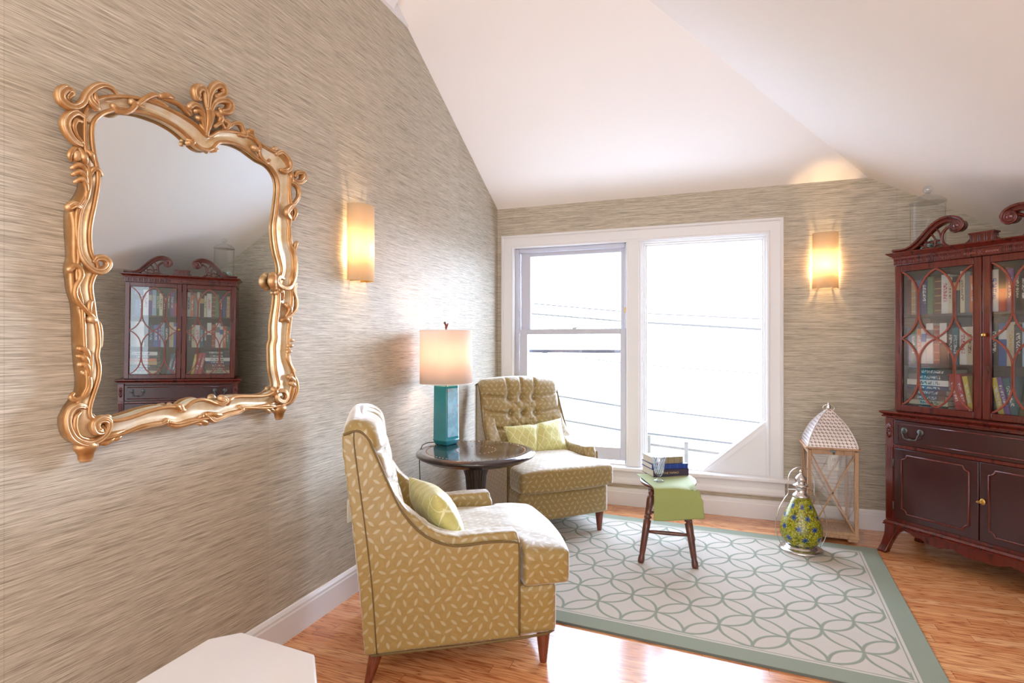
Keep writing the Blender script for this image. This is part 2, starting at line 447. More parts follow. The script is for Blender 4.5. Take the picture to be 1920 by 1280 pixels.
    def build(s, name, mat, parent=None, bevel=0, seg=2, loc=None, rot=None, wn=True):
        o = link(name, s.mesh(name), parent, mat, loc, rot)
        if bevel:
            b = o.modifiers.new('bevel', 'BEVEL'); b.width = bevel; b.segments = seg; b.limit_method = 'ANGLE'; b.angle_limit = R_(35)
            for p in o.data.polygons: p.use_smooth = True
            o.data.set_sharp_from_angle(angle=R_(40)) if hasattr(o.data, 'set_sharp_from_angle') else None
            b.harden_normals = False
        return o
def baked(mb, voxel, iters, post=None, factor=0.5):
    o = link('tmp', mb.mesh('tmp'))
    m = o.modifiers.new('r', 'REMESH'); m.mode = 'VOXEL'; m.voxel_size = voxel
    if iters:
        k = o.modifiers.new('s', 'SMOOTH'); k.iterations = iters; k.factor = factor
    dg = bpy.context.evaluated_depsgraph_get(); ev = o.evaluated_get(dg)
    me = bpy.data.meshes.new_from_object(ev)
    bpy.data.objects.remove(o)
    for p in me.polygons: p.use_smooth = True
    if post:
        for v in me.vertices: v.co = post(v.co.copy())
    me.update()
    return me
def boxuv(me):
    if not me.uv_layers: me.uv_layers.new(name='UVMap')
    uv = me.uv_layers[0].data
    for p in me.polygons:
        n = p.normal; a = max(range(3), key=lambda i: abs(n[i])*(1.25 if i == 1 else 1))
        for li in p.loop_indices:
            c = me.vertices[me.loops[li].vertex_index].co
            uv[li].uv = (c.y, c.z) if a == 0 else ((c.x, c.z) if a == 1 else (c.y, c.x))
def duplicate(root, loc, rz):
    r = root.copy(); C.objects.link(r); r.location = loc; r.rotation_euler = (0, 0, rz)
    for ch in list(root.children):
        c = ch.copy(); C.objects.link(c); c.parent = r
        for g in list(ch.children):
            d = g.copy(); C.objects.link(d); d.parent = c
    return r
def rrect(x0, x1, y0, y1, r, n=5):
    pts = []
    for cx, cy, a0 in ((x1-r, y1-r, 0), (x0+r, y1-r, 90), (x0+r, y0+r, 180), (x1-r, y0+r, 270)):
        for k in range(n+1):
            a = R_(a0+90*k/n); pts.append((cx+r*math.cos(a), cy+r*math.sin(a)))
    return pts

MIR_IN=[[-0.375,0.5069],[-0.397,0.4917],[-0.4147,0.4737],[-0.4271,0.4562],[-0.4328,0.4369],[-0.4336,0.414],[-0.4313,0.3819],[-0.4253,0.3508],[-0.4187,0.3241],[-0.4154,0.2999],[-0.4154,0.2778],[-0.4214,0.2385],[-0.4271,0.2012],[-0.4343,0.1621],[-0.4388,0.1255],[-0.4377,0.089],[-0.4319,0.0612],[-0.4132,0.0308],[-0.4273,-0.0007],[-0.4349,-0.0249],[-0.4337,-0.0521],[-0.4285,-0.0837],[-0.4247,-0.1164],[-0.4169,-0.1455],[-0.4132,-0.1805],[-0.4132,-0.205],[-0.4182,-0.2293],[-0.4117,-0.262],[-0.4132,-0.2941],[-0.4217,-0.3259],[-0.4307,-0.3539],[-0.4388,-0.3822],[-0.4388,-0.4029],[-0.4307,-0.4164],[-0.4106,-0.4148],[-0.39,-0.4238],[-0.3583,-0.4279],[-0.3254,-0.4256],[-0.2913,-0.4189],[-0.2606,-0.412],[-0.205,-0.4052],[-0.1629,-0.4098],[-0.1448,-0.42],[-0.1297,-0.4189],[-0.0983,-0.3972],[-0.0594,-0.3923],[-0.0315,-0.4008],[0.0065,-0.4166],[0.0318,-0.4102],[0.0494,-0.4028],[0.0941,-0.3973],[0.1744,-0.4036],[0.2369,-0.406],[0.2771,-0.3943],[0.3077,-0.379],[0.3034,-0.3441],[0.2893,-0.3017],[0.2845,-0.2561],[0.2845,-0.2054],[0.2938,-0.1767],[0.2917,-0.1361],[0.2947,-0.0962],[0.3046,-0.039],[0.3077,0.0079],[0.2971,0.0522],[0.3229,0.0971],[0.318,0.1349],[0.3016,0.1782],[0.2896,0.2261],[0.2836,0.2817],[0.2917,0.327],[0.3043,0.4172],[0.3043,0.464],[0.2917,0.4949],[0.2659,0.5184],[0.2381,0.5286],[0.2058,0.5308],[0.1753,0.5396],[0.1286,0.554],[0.0775,0.5564],[0.0289,0.5466],[0.0041,0.5344],[-0.0084,0.5147],[-0.0268,0.4987],[-0.0623,0.4896],[-0.0855,0.4971],[-0.1051,0.5078],[-0.1327,0.5228],[-0.1597,0.5325],[-0.1987,0.5398],[-0.2239,0.5402],[-0.2678,0.5391],[-0.3081,0.5304],[-0.3335,0.5229],[-0.3598,0.5153]]
MIR_OUT=[[-0.4078,0.5409],[-0.4438,0.508],[-0.457,0.4811],[-0.4584,0.4343],[-0.4584,0.3803],[-0.4526,0.3359],[-0.4453,0.2915],[-0.4497,0.2515],[-0.4742,0.2025],[-0.4826,0.1823],[-0.4826,0.1307],[-0.4798,0.084],[-0.479,0.0476],[-0.4854,0.0224],[-0.4826,-0.0031],[-0.477,-0.0451],[-0.4656,-0.0911],[-0.4617,-0.2023],[-0.457,-0.2656],[-0.453,-0.3106],[-0.4599,-0.3517],[-0.4882,-0.3672],[-0.4993,-0.4097],[-0.4924,-0.4552],[-0.4699,-0.4809],[-0.4305,-0.4876],[-0.3924,-0.4877],[-0.3369,-0.4796],[-0.3023,-0.4691],[-0.2402,-0.4645],[-0.1835,-0.4702],[-0.1688,-0.4764],[-0.1011,-0.4762],[-0.025,-0.4776],[0.044,-0.4689],[0.1096,-0.4648],[0.1318,-0.4545],[0.2489,-0.4685],[0.3118,-0.4679],[0.3676,-0.465],[0.4029,-0.4399],[0.4226,-0.3952],[0.4226,-0.3509],[0.4029,-0.3219],[0.3771,-0.2771],[0.3803,-0.2416],[0.3803,-0.1808],[0.3932,-0.0978],[0.3964,-0.063],[0.4029,-0.0118],[0.4029,0.0391],[0.4029,0.0877],[0.4127,0.1282],[0.4127,0.1886],[0.3887,0.2438],[0.3887,0.3232],[0.3997,0.3601],[0.3997,0.4257],[0.39,0.4558],[0.39,0.5376],[0.3867,0.5689],[0.3644,0.5942],[0.3209,0.6085],[0.2789,0.6052],[0.2213,0.613],[0.1896,0.6177],[0.1086,0.6177],[0.0586,0.6049],[0.0051,0.5859],[-0.0351,0.5535],[-0.0617,0.567],[-0.0919,0.5861],[-0.1336,0.5908],[-0.1737,0.5934],[-0.2122,0.5942],[-0.2709,0.5896],[-0.3427,0.5717]]
MIR_STROKES=[[0.0456,[[-0.492,0.4855,0.0045],[-0.5017,0.4942,0.0075],[-0.4934,0.5121,0.009],[-0.5072,0.5172,0.0105],[-0.5221,0.4986,0.0118],[-0.5207,0.4799,0.0119],[-0.5031,0.4706,0.0105],[-0.4822,0.4766,0.0091],[-0.4637,0.4969,0.0092],[-0.4514,0.5256,0.0093],[-0.4329,0.5514,0.0094],[-0.4072,0.5703,0.0079],[-0.3807,0.5736,0.0064],[-0.3648,0.5642,0.0049],[-0.3567,0.5562,0.0033]]],[0.0482,[[-0.445,0.5412,0.0062],[-0.445,0.5087,0.0093],[-0.4257,0.4946,0.0094],[-0.4166,0.5044,0.0031]]],[0.0508,[[-0.4319,0.5464,0.0047],[-0.4304,0.5189,0.0062],[-0.4183,0.5049,0.0031]]],[0.043,[[-0.4416,0.4486,0.0031],[-0.46,0.4572,0.0061],[-0.482,0.4596,0.0091],[-0.5015,0.4416,0.0105],[-0.5097,0.4176,0.0119],[-0.5015,0.3951,0.0105],[-0.484,0.3785,0.0091],[-0.4577,0.3734,0.0062]]],[0.0482,[[-0.4654,0.4407,0.0046],[-0.481,0.438,0.0061],[-0.4894,0.4183,0.006],[-0.481,0.3978,0.0046],[-0.461,0.3794,0.0046]]],[0.0404,[[-0.4747,0.3438,0.0122],[-0.4747,0.3346,0.0107]]],[0.0482,[[-0.4682,0.3602,0.0046],[-0.461,0.3395,0.0092],[-0.4531,0.3204,0.0046]]],[0.0456,[[-0.4521,0.3642,0.0046],[-0.4404,0.354,0.0078],[-0.4307,0.3367,0.0031]]],[0.0404,[[-0.4661,0.3679,0.0046],[-0.486,0.3539,0.0061],[-0.4943,0.3346,0.006],[-0.486,0.3221,0.003]]],[0.043,[[-0.4876,0.3016,0.0045],[-0.4706,0.3142,0.0076],[-0.4548,0.3035,0.0062],[-0.4504,0.2707,0.0046]]],[0.0456,[[-0.4864,0.2835,0.0045],[-0.4694,0.2944,0.0076],[-0.455,0.2816,0.0062],[-0.4492,0.2522,0.0046]]],[0.0456,[[-0.4808,0.2639,0.0046],[-0.4651,0.2742,0.0077],[-0.4536,0.2604,0.0062],[-0.4477,0.2309,0.0046]]],[0.0404,[[-0.4444,0.3191,0.0062],[-0.4429,0.2761,0.0078],[-0.4502,0.2277,0.0077],[-0.4604,0.1914,0.0046]]],[0.043,[[-0.4387,0.2925,0.0047],[-0.4327,0.3129,0.0062],[-0.4192,0.3168,0.0063],[-0.4086,0.3057,0.0063]]],[0.0456,[[-0.4448,0.2906,0.0031],[-0.4404,0.2607,0.0039],[-0.4521,0.2191,0.0039],[-0.4651,0.1853,0.0038],[-0.4709,0.1459,0.0038],[-0.4737,0.1072,0.0046],[-0.4709,0.0696,0.0046],[-0.4594,0.0406,0.0061],[-0.4374,0.0202,0.0078],[-0.4133,0.0168,0.0095],[-0.3964,0.0299,0.0096],[-0.3917,0.0465,0.0096],[-0.4041,0.0575,0.0095],[-0.4209,0.0552,0.0079],[-0.4285,0.0447,0.0047]]],[0.0404,[[-0.4943,0.1884,0.009],[-0.4832,0.1985,0.0106],[-0.469,0.1941,0.0077],[-0.4604,0.1791,0.0031]]],[0.0352,[[-0.4828,0.1823,0.0076],[-0.4785,0.1451,0.0076],[-0.4785,0.0994,0.0076],[-0.4771,0.0539,0.0076],[-0.47,0.0213,0.0077]]],[0.0456,[[-0.4948,0.0132,0.0075],[-0.4836,0.0237,0.0076],[-0.4709,0.0192,0.0076],[-0.4666,0.0013,0.0077],[-0.4723,-0.0176,0.0061],[-0.4808,-0.0337,0.0061],[-0.4836,-0.0536,0.0061],[-0.4751,-0.0758,0.0061],[-0.4565,-0.0961,0.0062],[-0.4374,-0.1137,0.0062],[-0.4224,-0.1256,0.0047]]],[0.0456,[[-0.4404,-0.1247,0.0093],[-0.4315,-0.1291,0.0078]]],[0.0456,[[-0.4329,-0.0714,0.0047],[-0.4433,-0.0783,0.0062],[-0.4448,-0.097,0.0062],[-0.4374,-0.1122,0.0047]]],[0.0352,[[-0.4828,0.0227,0.0061],[-0.487,-0.0081,0.0061],[-0.4828,-0.0456,0.0076],[-0.4714,-0.0707,0.0076]]],[0.0404,[[-0.425,-0.1256,0.0047],[-0.4129,-0.1394,0.0047],[-0.4084,-0.1742,0.0048],[-0.4084,-0.2027,0.0063]]],[0.0326,[[-0.4583,-0.0928,0.0077],[-0.454,-0.1436,0.0077],[-0.4511,-0.2055,0.0062]]],[0.043,[[-0.4692,-0.2099,0.0061],[-0.4548,-0.2147,0.0077],[-0.446,-0.2334,0.0062],[-0.4416,-0.2677,0.0031]]],[0.043,[[-0.4721,-0.2312,0.0046],[-0.4577,-0.2362,0.0077],[-0.4475,-0.255,0.0062],[-0.4431,-0.2878,0.0031]]],[0.043,[[-0.4664,-0.2559,0.0061],[-0.4534,-0.2579,0.0077],[-0.4446,-0.2784,0.0062],[-0.4416,-0.3112,0.0031]]],[0.0456,[[-0.4344,-0.2212,0.0031],[-0.4404,-0.2677,0.0047],[-0.4418,-0.3065,0.0031]]],[0.0404,[[-0.4575,-0.2778,0.0046],[-0.4444,-0.2909,0.0078],[-0.4414,-0.3144,0.0078],[-0.4488,-0.3371,0.0077],[-0.4618,-0.3513,0.0061],[-0.479,-0.3558,0.0061],[-0.4888,-0.3473,0.006],[-0.4818,-0.3388,0.0046]]],[0.043,[[-0.4504,-0.3802,0.0062],[-0.4706,-0.3733,0.0092],[-0.4918,-0.3831,0.0091],[-0.5015,-0.4075,0.009],[-0.4987,-0.4379,0.009],[-0.4848,-0.4658,0.0091],[-0.4577,-0.484,0.0092],[-0.4283,-0.4844,0.0078],[-0.4024,-0.4713,0.0079],[-0.3884,-0.4495,0.008],[-0.3915,-0.4282,0.0096],[-0.4116,-0.4208,0.0111],[-0.4283,-0.4311,0.0125],[-0.4237,-0.4522,0.0126],[-0.4055,-0.4565,0.0095],[-0.4024,-0.4427,0.0048]]],[0.0482,[[-0.4682,-0.3933,0.0046],[-0.4824,-0.4067,0.0061],[-0.4852,-0.4351,0.0061],[-0.4725,-0.4614,0.0046],[-0.445,-0.475,0.0031]]],[0.0378,[[-0.4051,-0.487,0.0064],[-0.3849,-0.4743,0.008],[-0.361,-0.47,0.0065],[-0.3281,-0.4651,0.0033]]],[0.0352,[[-0.4003,-0.4912,0.008],[-0.3878,-0.4933,0.008],[-0.372,-0.4846,0.0065],[-0.3478,-0.4755,0.0033]]],[0.0352,[[-0.364,-0.4892,0.0049],[-0.3543,-0.4843,0.0065],[-0.3379,-0.4737,0.0033]]],[0.0404,[[-0.335,-0.4739,0.0041],[-0.289,-0.4657,0.0051],[-0.2443,-0.4619,0.0052],[-0.2164,-0.4605,0.0053],[-0.1993,-0.454,0.0089],[-0.1878,-0.4645,0.0071]]],[0.0404,[[-0.178,-0.4676,0.0072],[-0.1583,-0.4776,0.0054],[-0.1071,-0.4738,0.0056],[-0.0642,-0.4683,0.0057],[-0.0399,-0.4677,0.0077]]],[0.0404,[[-0.0354,-0.4529,0.0096],[-0.0127,-0.4751,0.0097],[0.0152,-0.4729,0.0079],[0.0511,-0.4656,0.006],[0.1009,-0.4615,0.0061],[0.1188,-0.4513,0.0082],[0.1111,-0.4402,0.0062]]],[0.0378,[[-0.0901,-0.4632,0.0037],[-0.0642,-0.4722,0.0076],[-0.0398,-0.4812,0.0096]]],[0.0378,[[-0.0815,-0.4774,0.0038],[-0.0598,-0.4842,0.0057]]],[0.0456,[[-0.031,-0.4513,0.0077],[-0.0035,-0.4566,0.0078],[0.0246,-0.462,0.0039]]],[0.0456,[[-0.0709,-0.4578,0.0057],[-0.0578,-0.4518,0.0038]]],[0.0404,[[0.1266,-0.4522,0.0072],[0.1798,-0.4519,0.0063],[0.2213,-0.4501,0.0064],[0.2499,-0.451,0.0065],[0.285,-0.457,0.0066],[0.312,-0.4755,0.0067]]],[0.0378,[[0.224,-0.4548,0.0043],[0.2671,-0.4793,0.0066]]],[0.0378,[[0.2468,-0.4551,0.0043],[0.2937,-0.4802,0.0066]]],[0.0456,[[0.2444,-0.448,0.0043],[0.2854,-0.4436,0.0044]]],[0.0404,[[-0.4042,-0.4171,0.0048],[-0.3882,-0.416,0.0064],[-0.3835,-0.4246,0.0064]]],[0.0404,[[-0.1819,-0.4081,0.0054],[-0.1583,-0.4107,0.0072],[-0.1502,-0.4225,0.0073]]],[0.0404,[[-0.1217,-0.4221,0.0055],[-0.1381,-0.4257,0.0073],[-0.1422,-0.4125,0.0091]]],[0.043,[[-0.0035,-0.4119,0.0058],[0.0199,-0.4202,0.0079],[0.0366,-0.4101,0.0099],[0.0247,-0.401,0.0118]]],[0.0404,[[0.0882,-0.4011,0.0061],[0.056,-0.4101,0.008],[0.056,-0.4241,0.006]]],[0.0404,[[0.2644,-0.4088,0.0066],[0.291,-0.4001,0.0111],[0.285,-0.3864,0.0088]]],[0.0456,[[0.3003,-0.3963,0.0067],[0.337,-0.3994,0.009],[0.3495,-0.4231,0.0091],[0.3308,-0.4416,0.009],[0.3003,-0.4318,0.0089],[0.2973,-0.4138,0.0089],[0.3216,-0.4115,0.0067]]],[0.0404,[[0.3903,-0.3327,0.0069],[0.4131,-0.3571,0.0081],[0.4197,-0.3948,0.0081],[0.4033,-0.4305,0.0081],[0.3743,-0.453,0.008],[0.3366,-0.4558,0.0068]]],[0.0456,[[0.3684,-0.3405,0.0091],[0.4007,-0.3585,0.0069]]],[0.0456,[[0.3812,-0.3687,0.0092],[0.4039,-0.3842,0.0069]]],[0.043,[[0.3714,-0.1832,0.0091],[0.4004,-0.1854,0.0046]]],[0.043,[[0.3682,-0.2082,0.0091],[0.3906,-0.2061,0.0069]]],[0.043,[[0.365,-0.2333,0.0091],[0.3842,-0.229,0.0046]]],[0.0404,[[0.3743,-0.254,0.0069],[0.3775,-0.2816,0.0057],[0.3903,-0.3051,0.0058],[0.4033,-0.3218,0.0058],[0.4099,-0.3129,0.0046]]],[0.0482,[[0.2737,0.0798,0.0132],[0.2649,0.0548,0.0153],[0.2796,0.0321,0.011]]],[0.0456,[[0.337,0.0757,0.0068],[0.3094,0.0794,0.0089],[0.2943,0.0557,0.0111],[0.3186,0.038,0.0089],[0.3589,0.0371,0.0091],[0.3844,0.0555,0.0069],[0.4007,0.0917,0.0069],[0.4072,0.134,0.0069],[0.4039,0.1798,0.0069],[0.3941,0.213,0.0069]]],[0.0404,[[0.4066,0.2037,0.0069],[0.4099,0.232,0.0093],[0.4264,0.2417,0.007]]],[0.0404,[[0.4066,0.0601,0.0116],[0.3968,0.0292,0.0115],[0.4131,-0.0043,0.007],[0.4131,-0.0391,0.007],[0.3903,-0.0703,0.0069],[0.3584,-0.09,0.0068],[0.3304,-0.1001,0.0067]]],[0.0456,[[0.3526,-0.0337,0.0091],[0.3684,-0.0532,0.0114],[0.3495,-0.0859,0.0045]]],[0.0456,[[0.3247,-0.1004,0.0045],[0.3464,-0.0951,0.009],[0.3653,-0.1035,0.0068]]],[0.0404,[[0.303,0.0145,0.0089],[0.3273,0.021,0.009],[0.3366,-0.0098,0.0068]]],[0.0404,[[0.3871,0.5155,0.0069],[0.4131,0.5041,0.0093],[0.4397,0.5113,0.0117],[0.4566,0.5347,0.0142],[0.4498,0.5516,0.0118],[0.423,0.5464,0.0093],[0.4131,0.5297,0.007]]],[0.0404,[[0.3807,0.4977,0.0092],[0.4066,0.4931,0.0093],[0.4264,0.4727,0.0093],[0.4264,0.4423,0.0082],[0.4066,0.4121,0.0081],[0.3871,0.3937,0.0069]]],[0.0456,[[0.3941,0.3972,0.0092],[0.3621,0.3762,0.0114],[0.3495,0.3531,0.0113],[0.378,0.3363,0.0069]]],[0.043,[[0.3939,0.3974,0.0092],[0.4069,0.3702,0.0093],[0.4004,0.3411,0.0069]]],[0.0404,[[0.3679,0.3346,0.0068],[0.3743,0.2902,0.0057],[0.3807,0.2456,0.0057],[0.4001,0.2165,0.0046]]],[0.0404,[[0.3871,0.5454,0.0092],[0.3839,0.5169,0.0092],[0.3968,0.4905,0.0069]]],[0.043,[[0.3001,0.5912,0.0089],[0.3214,0.6046,0.009],[0.3493,0.5976,0.0068],[0.3714,0.5771,0.008],[0.3714,0.552,0.0091],[0.3461,0.5311,0.0113],[0.3275,0.5303,0.0067]]],[0.0456,[[0.1215,0.6168,0.0062],[0.161,0.6182,0.0063],[0.1827,0.6066,0.0063],[0.202,0.5876,0.0064],[0.1992,0.5654,0.0064],[0.216,0.5429,0.0064],[0.2415,0.5356,0.0065],[0.2589,0.5495,0.0065]]],[0.0456,[[0.1745,0.5744,0.0105],[0.202,0.5663,0.0064]]],[0.0404,[[0.2791,0.6024,0.0066],[0.2969,0.6126,0.0089]]],[0.0404,[[0.0463,0.605,0.008],[0.0782,0.6346,0.0061],[0.1034,0.6418,0.0102],[0.1188,0.6268,0.0082],[0.1318,0.6107,0.0103],[0.1085,0.6047,0.0082]]],[0.0404,[[0.1529,0.6306,0.0084],[0.1662,0.6374,0.0084],[0.1771,0.6159,0.0063]]],[0.0508,[[-0.0446,0.6398,0.0076],[-0.0535,0.6686,0.0095],[-0.0623,0.6953,0.0113],[-0.0819,0.7002,0.0131],[-0.0969,0.6808,0.0149],[-0.0905,0.6629,0.0131],[-0.0754,0.6635,0.0075]]],[0.0534,[[-0.0446,0.6394,0.0076],[-0.0424,0.6842,0.0095],[-0.0334,0.7147,0.0115],[-0.0106,0.7398,0.0136],[0.0127,0.7381,0.0137],[0.0151,0.7195,0.0137],[-0.006,0.7011,0.0097],[-0.0175,0.704,0.0058]]],[0.0508,[[-0.0311,0.6393,0.0077],[-0.0197,0.6707,0.0096],[0.0034,0.6916,0.0117],[0.0318,0.6992,0.0119],[0.0487,0.6901,0.0139],[0.0414,0.6674,0.0139],[0.0175,0.6542,0.0098],[0.0081,0.6623,0.0059]]],[0.0482,[[-0.1136,0.6224,0.0092],[-0.101,0.6348,0.0093],[-0.0775,0.6329,0.0075],[-0.06,0.6114,0.0057],[-0.0512,0.571,0.0038]]],[0.0508,[[-0.0926,0.6154,0.0075],[-0.0776,0.6175,0.0075],[-0.0623,0.5988,0.0057],[-0.0535,0.5641,0.0038]]],[0.0508,[[-0.084,0.5944,0.0075],[-0.0689,0.5907,0.0075],[-0.0557,0.5557,0.0038]]],[0.0482,[[-0.0688,0.5741,0.0057],[-0.06,0.5621,0.0057],[-0.049,0.547,0.0038]]],[0.0482,[[-0.0423,0.6449,0.0096],[-0.0423,0.6086,0.0096],[-0.0445,0.5505,0.0076]]],[0.0508,[[-0.022,0.6467,0.0077],[-0.0266,0.6237,0.0077],[-0.0356,0.5858,0.0057],[-0.0446,0.5539,0.0038]]],[0.0482,[[-0.0105,0.5914,0.0058],[0.0104,0.6107,0.0059],[0.0318,0.6027,0.0059]]],[0.0404,[[0.0035,0.5994,0.0059],[0.0176,0.6321,0.0118],[0.0012,0.6454,0.0098]]],[0.0404,[[0.039,0.6322,0.0099],[0.0536,0.6256,0.008],[0.0487,0.6078,0.006],[0.0342,0.5967,0.0059]]],[0.0378,[[0.0271,0.6518,0.0099],[0.0176,0.6285,0.0118],[0.0247,0.6114,0.0079]]],[0.0456,[[-0.3728,0.5221,0.0081],[-0.3615,0.5103,0.0065],[-0.3403,0.5153,0.0066],[-0.3202,0.5313,0.0066],[-0.31,0.5503,0.0084],[-0.3202,0.5579,0.0083],[-0.31,0.5503,0.0067]]],[0.0456,[[-0.2997,0.5544,0.0067],[-0.2752,0.5846,0.0068],[-0.2519,0.6044,0.0069],[-0.2354,0.613,0.007]]],[0.0456,[[-0.2997,0.5611,0.005],[-0.2893,0.5535,0.0034],[-0.2734,0.5597,0.0034]]],[0.043,[[-0.2608,0.5926,0.0034],[-0.2184,0.5941,0.0053],[-0.1898,0.5895,0.0053]]],[0.0404,[[-0.2202,0.6148,0.007],[-0.1974,0.626,0.0089],[-0.1721,0.6292,0.0072]]],[0.0404,[[-0.2108,0.6116,0.0035],[-0.178,0.616,0.0072],[-0.1482,0.6135,0.0073],[-0.1279,0.6032,0.0073],[-0.1113,0.5967,0.0074]]],[0.0378,[[-0.1441,0.6119,0.0055],[-0.1153,0.6122,0.0074],[-0.1007,0.603,0.0074]]],[0.0404,[[-0.1092,0.5104,0.0074],[-0.0986,0.5065,0.0093],[-0.1134,0.4979,0.0074]]],[0.0404,[[-0.0173,0.5009,0.0058],[-0.0035,0.5093,0.0078],[0.0105,0.5138,0.0039]]],[0.0352,[[-0.4003,0.5335,0.0048],[-0.3608,0.5544,0.0049],[-0.3195,0.573,0.005],[-0.2585,0.5843,0.0052],[-0.2124,0.5871,0.0053]]]]

# ============================================================ THE SETTING
YB = 4.483; XR = 3.75; Y0 = -1.4
def zn(y): return 2.435+0.516*(YB-y)      # slope over the window side
def ze(x): return 2.435-0.535*(x-2.758)   # slope over the cabinet side
def struct(o): return tag(o, kind='structure')
struct(MB().box((-0.12, Y0, -0.1), (XR+0.12, YB+0.12, 0)).build('floor', M['floor']))
# left wall, its top follows the roof
yk = YB-(3.21-2.435)/0.516
struct(MB().poly([(0, Y0, 0), (0, YB+.12, 0), (0, YB+.12, 2.435), (0, YB, 2.435), (0, yk, 3.21), (0, Y0, 3.21)], (-0.12, 0, 0)).build('wall_left', M['wallpaper']))
struct(MB().box((XR, Y0, 0), (XR+.12, YB+.12, ze(XR)+.02)).build('wall_right', M['wallpaper']))
# window wall: built round the opening
OX0, OX1, OZ0, OZ1 = 0.13, 2.125, 0.29, 2.105
wb = MB()
wb.poly([(0, YB, 0), (XR, YB, 0), (XR, YB, OZ0), (0, YB, OZ0)], (0, .12, 0))
wb.poly([(0, YB, OZ0), (OX0, YB, OZ0), (OX0, YB, OZ1), (0, YB, OZ1)], (0, .12, 0))
wb.poly([(OX1, YB, OZ0), (XR, YB, OZ0), (XR, YB, ze(XR)), (OX1+(XR-OX1)*0.999, YB, ze(XR)), (2.758+(2.435-OZ1)/0.535, YB, OZ1), (OX1, YB, OZ1)], (0, .12, 0))
wb.poly([(0, YB, OZ1), (2.758+(2.435-OZ1)/0.535, YB, OZ1), (2.758, YB, 2.435), (0, YB, 2.435)], (0, .12, 0))
struct(wb.build('wall_back', M['wallpaper']))
# ceiling: two slopes meeting in a hip
def hipx(y): return 2.758-0.516/0.535*(YB-y)
yh = YB-2.758*0.535/0.516
cb = MB()
cb.poly([(-.12, YB+.12, zn(YB+.12)), (2.758+.116, YB+.12, zn(YB+.12)), (2.758, YB, 2.435), (0, yh, zn(yh)), (-.12, yh-.12, zn(yh-.12))], (0, 0, .12))
cb.poly([(2.758+.116, YB+.12, zn(YB+.12)), (XR+.12, YB+.12, ze(XR+.12)), (XR+.12, Y0, ze(XR+.12)), (-.12, Y0, ze(-.12)), (-.12, yh-.12, ze(-.12)), (0, yh, ze(0))], (0, 0, .12))
struct(cb.build('ceiling', M['ceiling']))
# white band and crown moulding over the left wall
prof = [(0, 0), (.012, 0), (.02, .02), (.045, .05), (.055, .06), (.055, .085), (.0, .085)]
tb = MB()
tb.poly([(.012, Y0, 3.21), (.012, yk-.002, 3.21), (.012, yh, zn(yh)-.002), (.012, Y0, zn(yh)-.006)], (-.13, 0, 0))
tb.sweep([(.012, Y0, 3.21), (.012, yk-.19, 3.21)], prof, (0, 0, 1))
struct(tb.build('trim_1', M['trim']))
# baseboards
bprof = [(0, 0), (.016, 0), (.016, .105), (.013, .112), (.013, .122), (.006, .134), (0, .138)]
def bb(name, p, q):
    struct(MB().sweep([p, q], bprof, (0, 0, 1)).build(name, M['trim']))
bb('baseboard_left', (0, Y0, 0), (0, YB, 0))
bb('baseboard_back', (0.017, YB, 0), (XR, YB, 0))
bb('baseboard_right', (XR, YB-.017, 0), (XR, Y0, 0))

# ---------------------------------------------------------------- window
WY = YB
wr = tag(bpy.data.objects.new('window_1', None), kind='structure'); C.objects.link(wr); wr.location = (0, 0, 0)
# casing: flat board with a back band, mitred round the top and sides
cp = [(0, 0), (.0, .016), (.004, .022), (.016, .024), (.022, .018), (.024, .013), (.09, .013), (.096, .018), (.104, .018), (.112, .012), (.112, 0)]
path = [(0.04, WY, 0.30), (0.04, WY, 2.20), (2.228, WY, 2.20), (2.228, WY, 0.30)]
MB().sweep(path, [(a, b) for a, b in cp], (0, -1, 0)).build('casing', M['trim'], wr)
MB().box((0.02, WY-.075, 0.283), (2.30, WY+.02, 0.312)).build('window_stool', M['trim'], wr, bevel=.008, seg=3)
MB().sweep([(2.235, WY, 0.175), (0.03, WY, 0.175)][::-1], [(0, 0), (.03, 0), (.034, .012), (.024, .03), (.018, .05), (.018, .108), (0, .108)], (0, 0, 1)).build('apron', M['trim'], wr)
# jamb liner
j = MB()
j.box((OX0, WY-.002, OZ0+.02), (OX0+.02, WY+.13, OZ1)); j.box((OX1-.012, WY-.002, OZ0+.02), (OX1, WY+.13, OZ1))
j.box((OX0, WY-.002, OZ1-.012), (OX1, WY+.13, OZ1)); j.box((OX0, WY+.02, OZ0), (OX1, WY+.15, OZ0+.03))
j.build('jamb', M['trim'], wr)
MB().box((1.098, WY-.012, .312), (1.215, WY+.12, 2.095)).box((1.112, WY-.02, .312), (1.20, WY-.01, 2.095)).build('mullion', M['trim'], wr, bevel=.004)
def frame(mb, x0, x1, z0, z1, wl, wr_, wb_, wt, y0, y1):
    mb.box((x0, y0, z0), (x0+wl, y1, z1)); mb.box((x1-wr_, y0, z0), (x1, y1, z1))
    mb.box((x0+wl, y0, z0), (x1-wr_, y1, z0+wb_)); mb.box((x0+wl, y0, z1-wt), (x1-wr_, y1, z1)); return mb
g = MB(); g.box((.15, WY+.035, .32), (.185, WY+.11, 2.09)); g.box((1.08, WY+.035, .32), (1.098, WY+.11, 2.09)); g.box((.185, WY+.04, 2.055), (1.08, WY+.11, 2.093)); g.build('side_track', M['vinyl'], wr, bevel=.003)
us = frame(MB(), .19, 1.09, 1.37, 2.06, .085, .045, .035, .036, WY+.068, WY+.10).build('upper_sash', M['vinyl'], wr, bevel=.003)
MB().box((.27, WY+.08, 1.40), (1.05, WY+.084, 2.03)).build('glass_pane', M['pane'], us)
ls = frame(MB(), .19, 1.09, .345, 1.405, .07, .045, .10, .045, WY+.03, WY+.063).build('lower_sash', M['vinyl'], wr, bevel=.003)
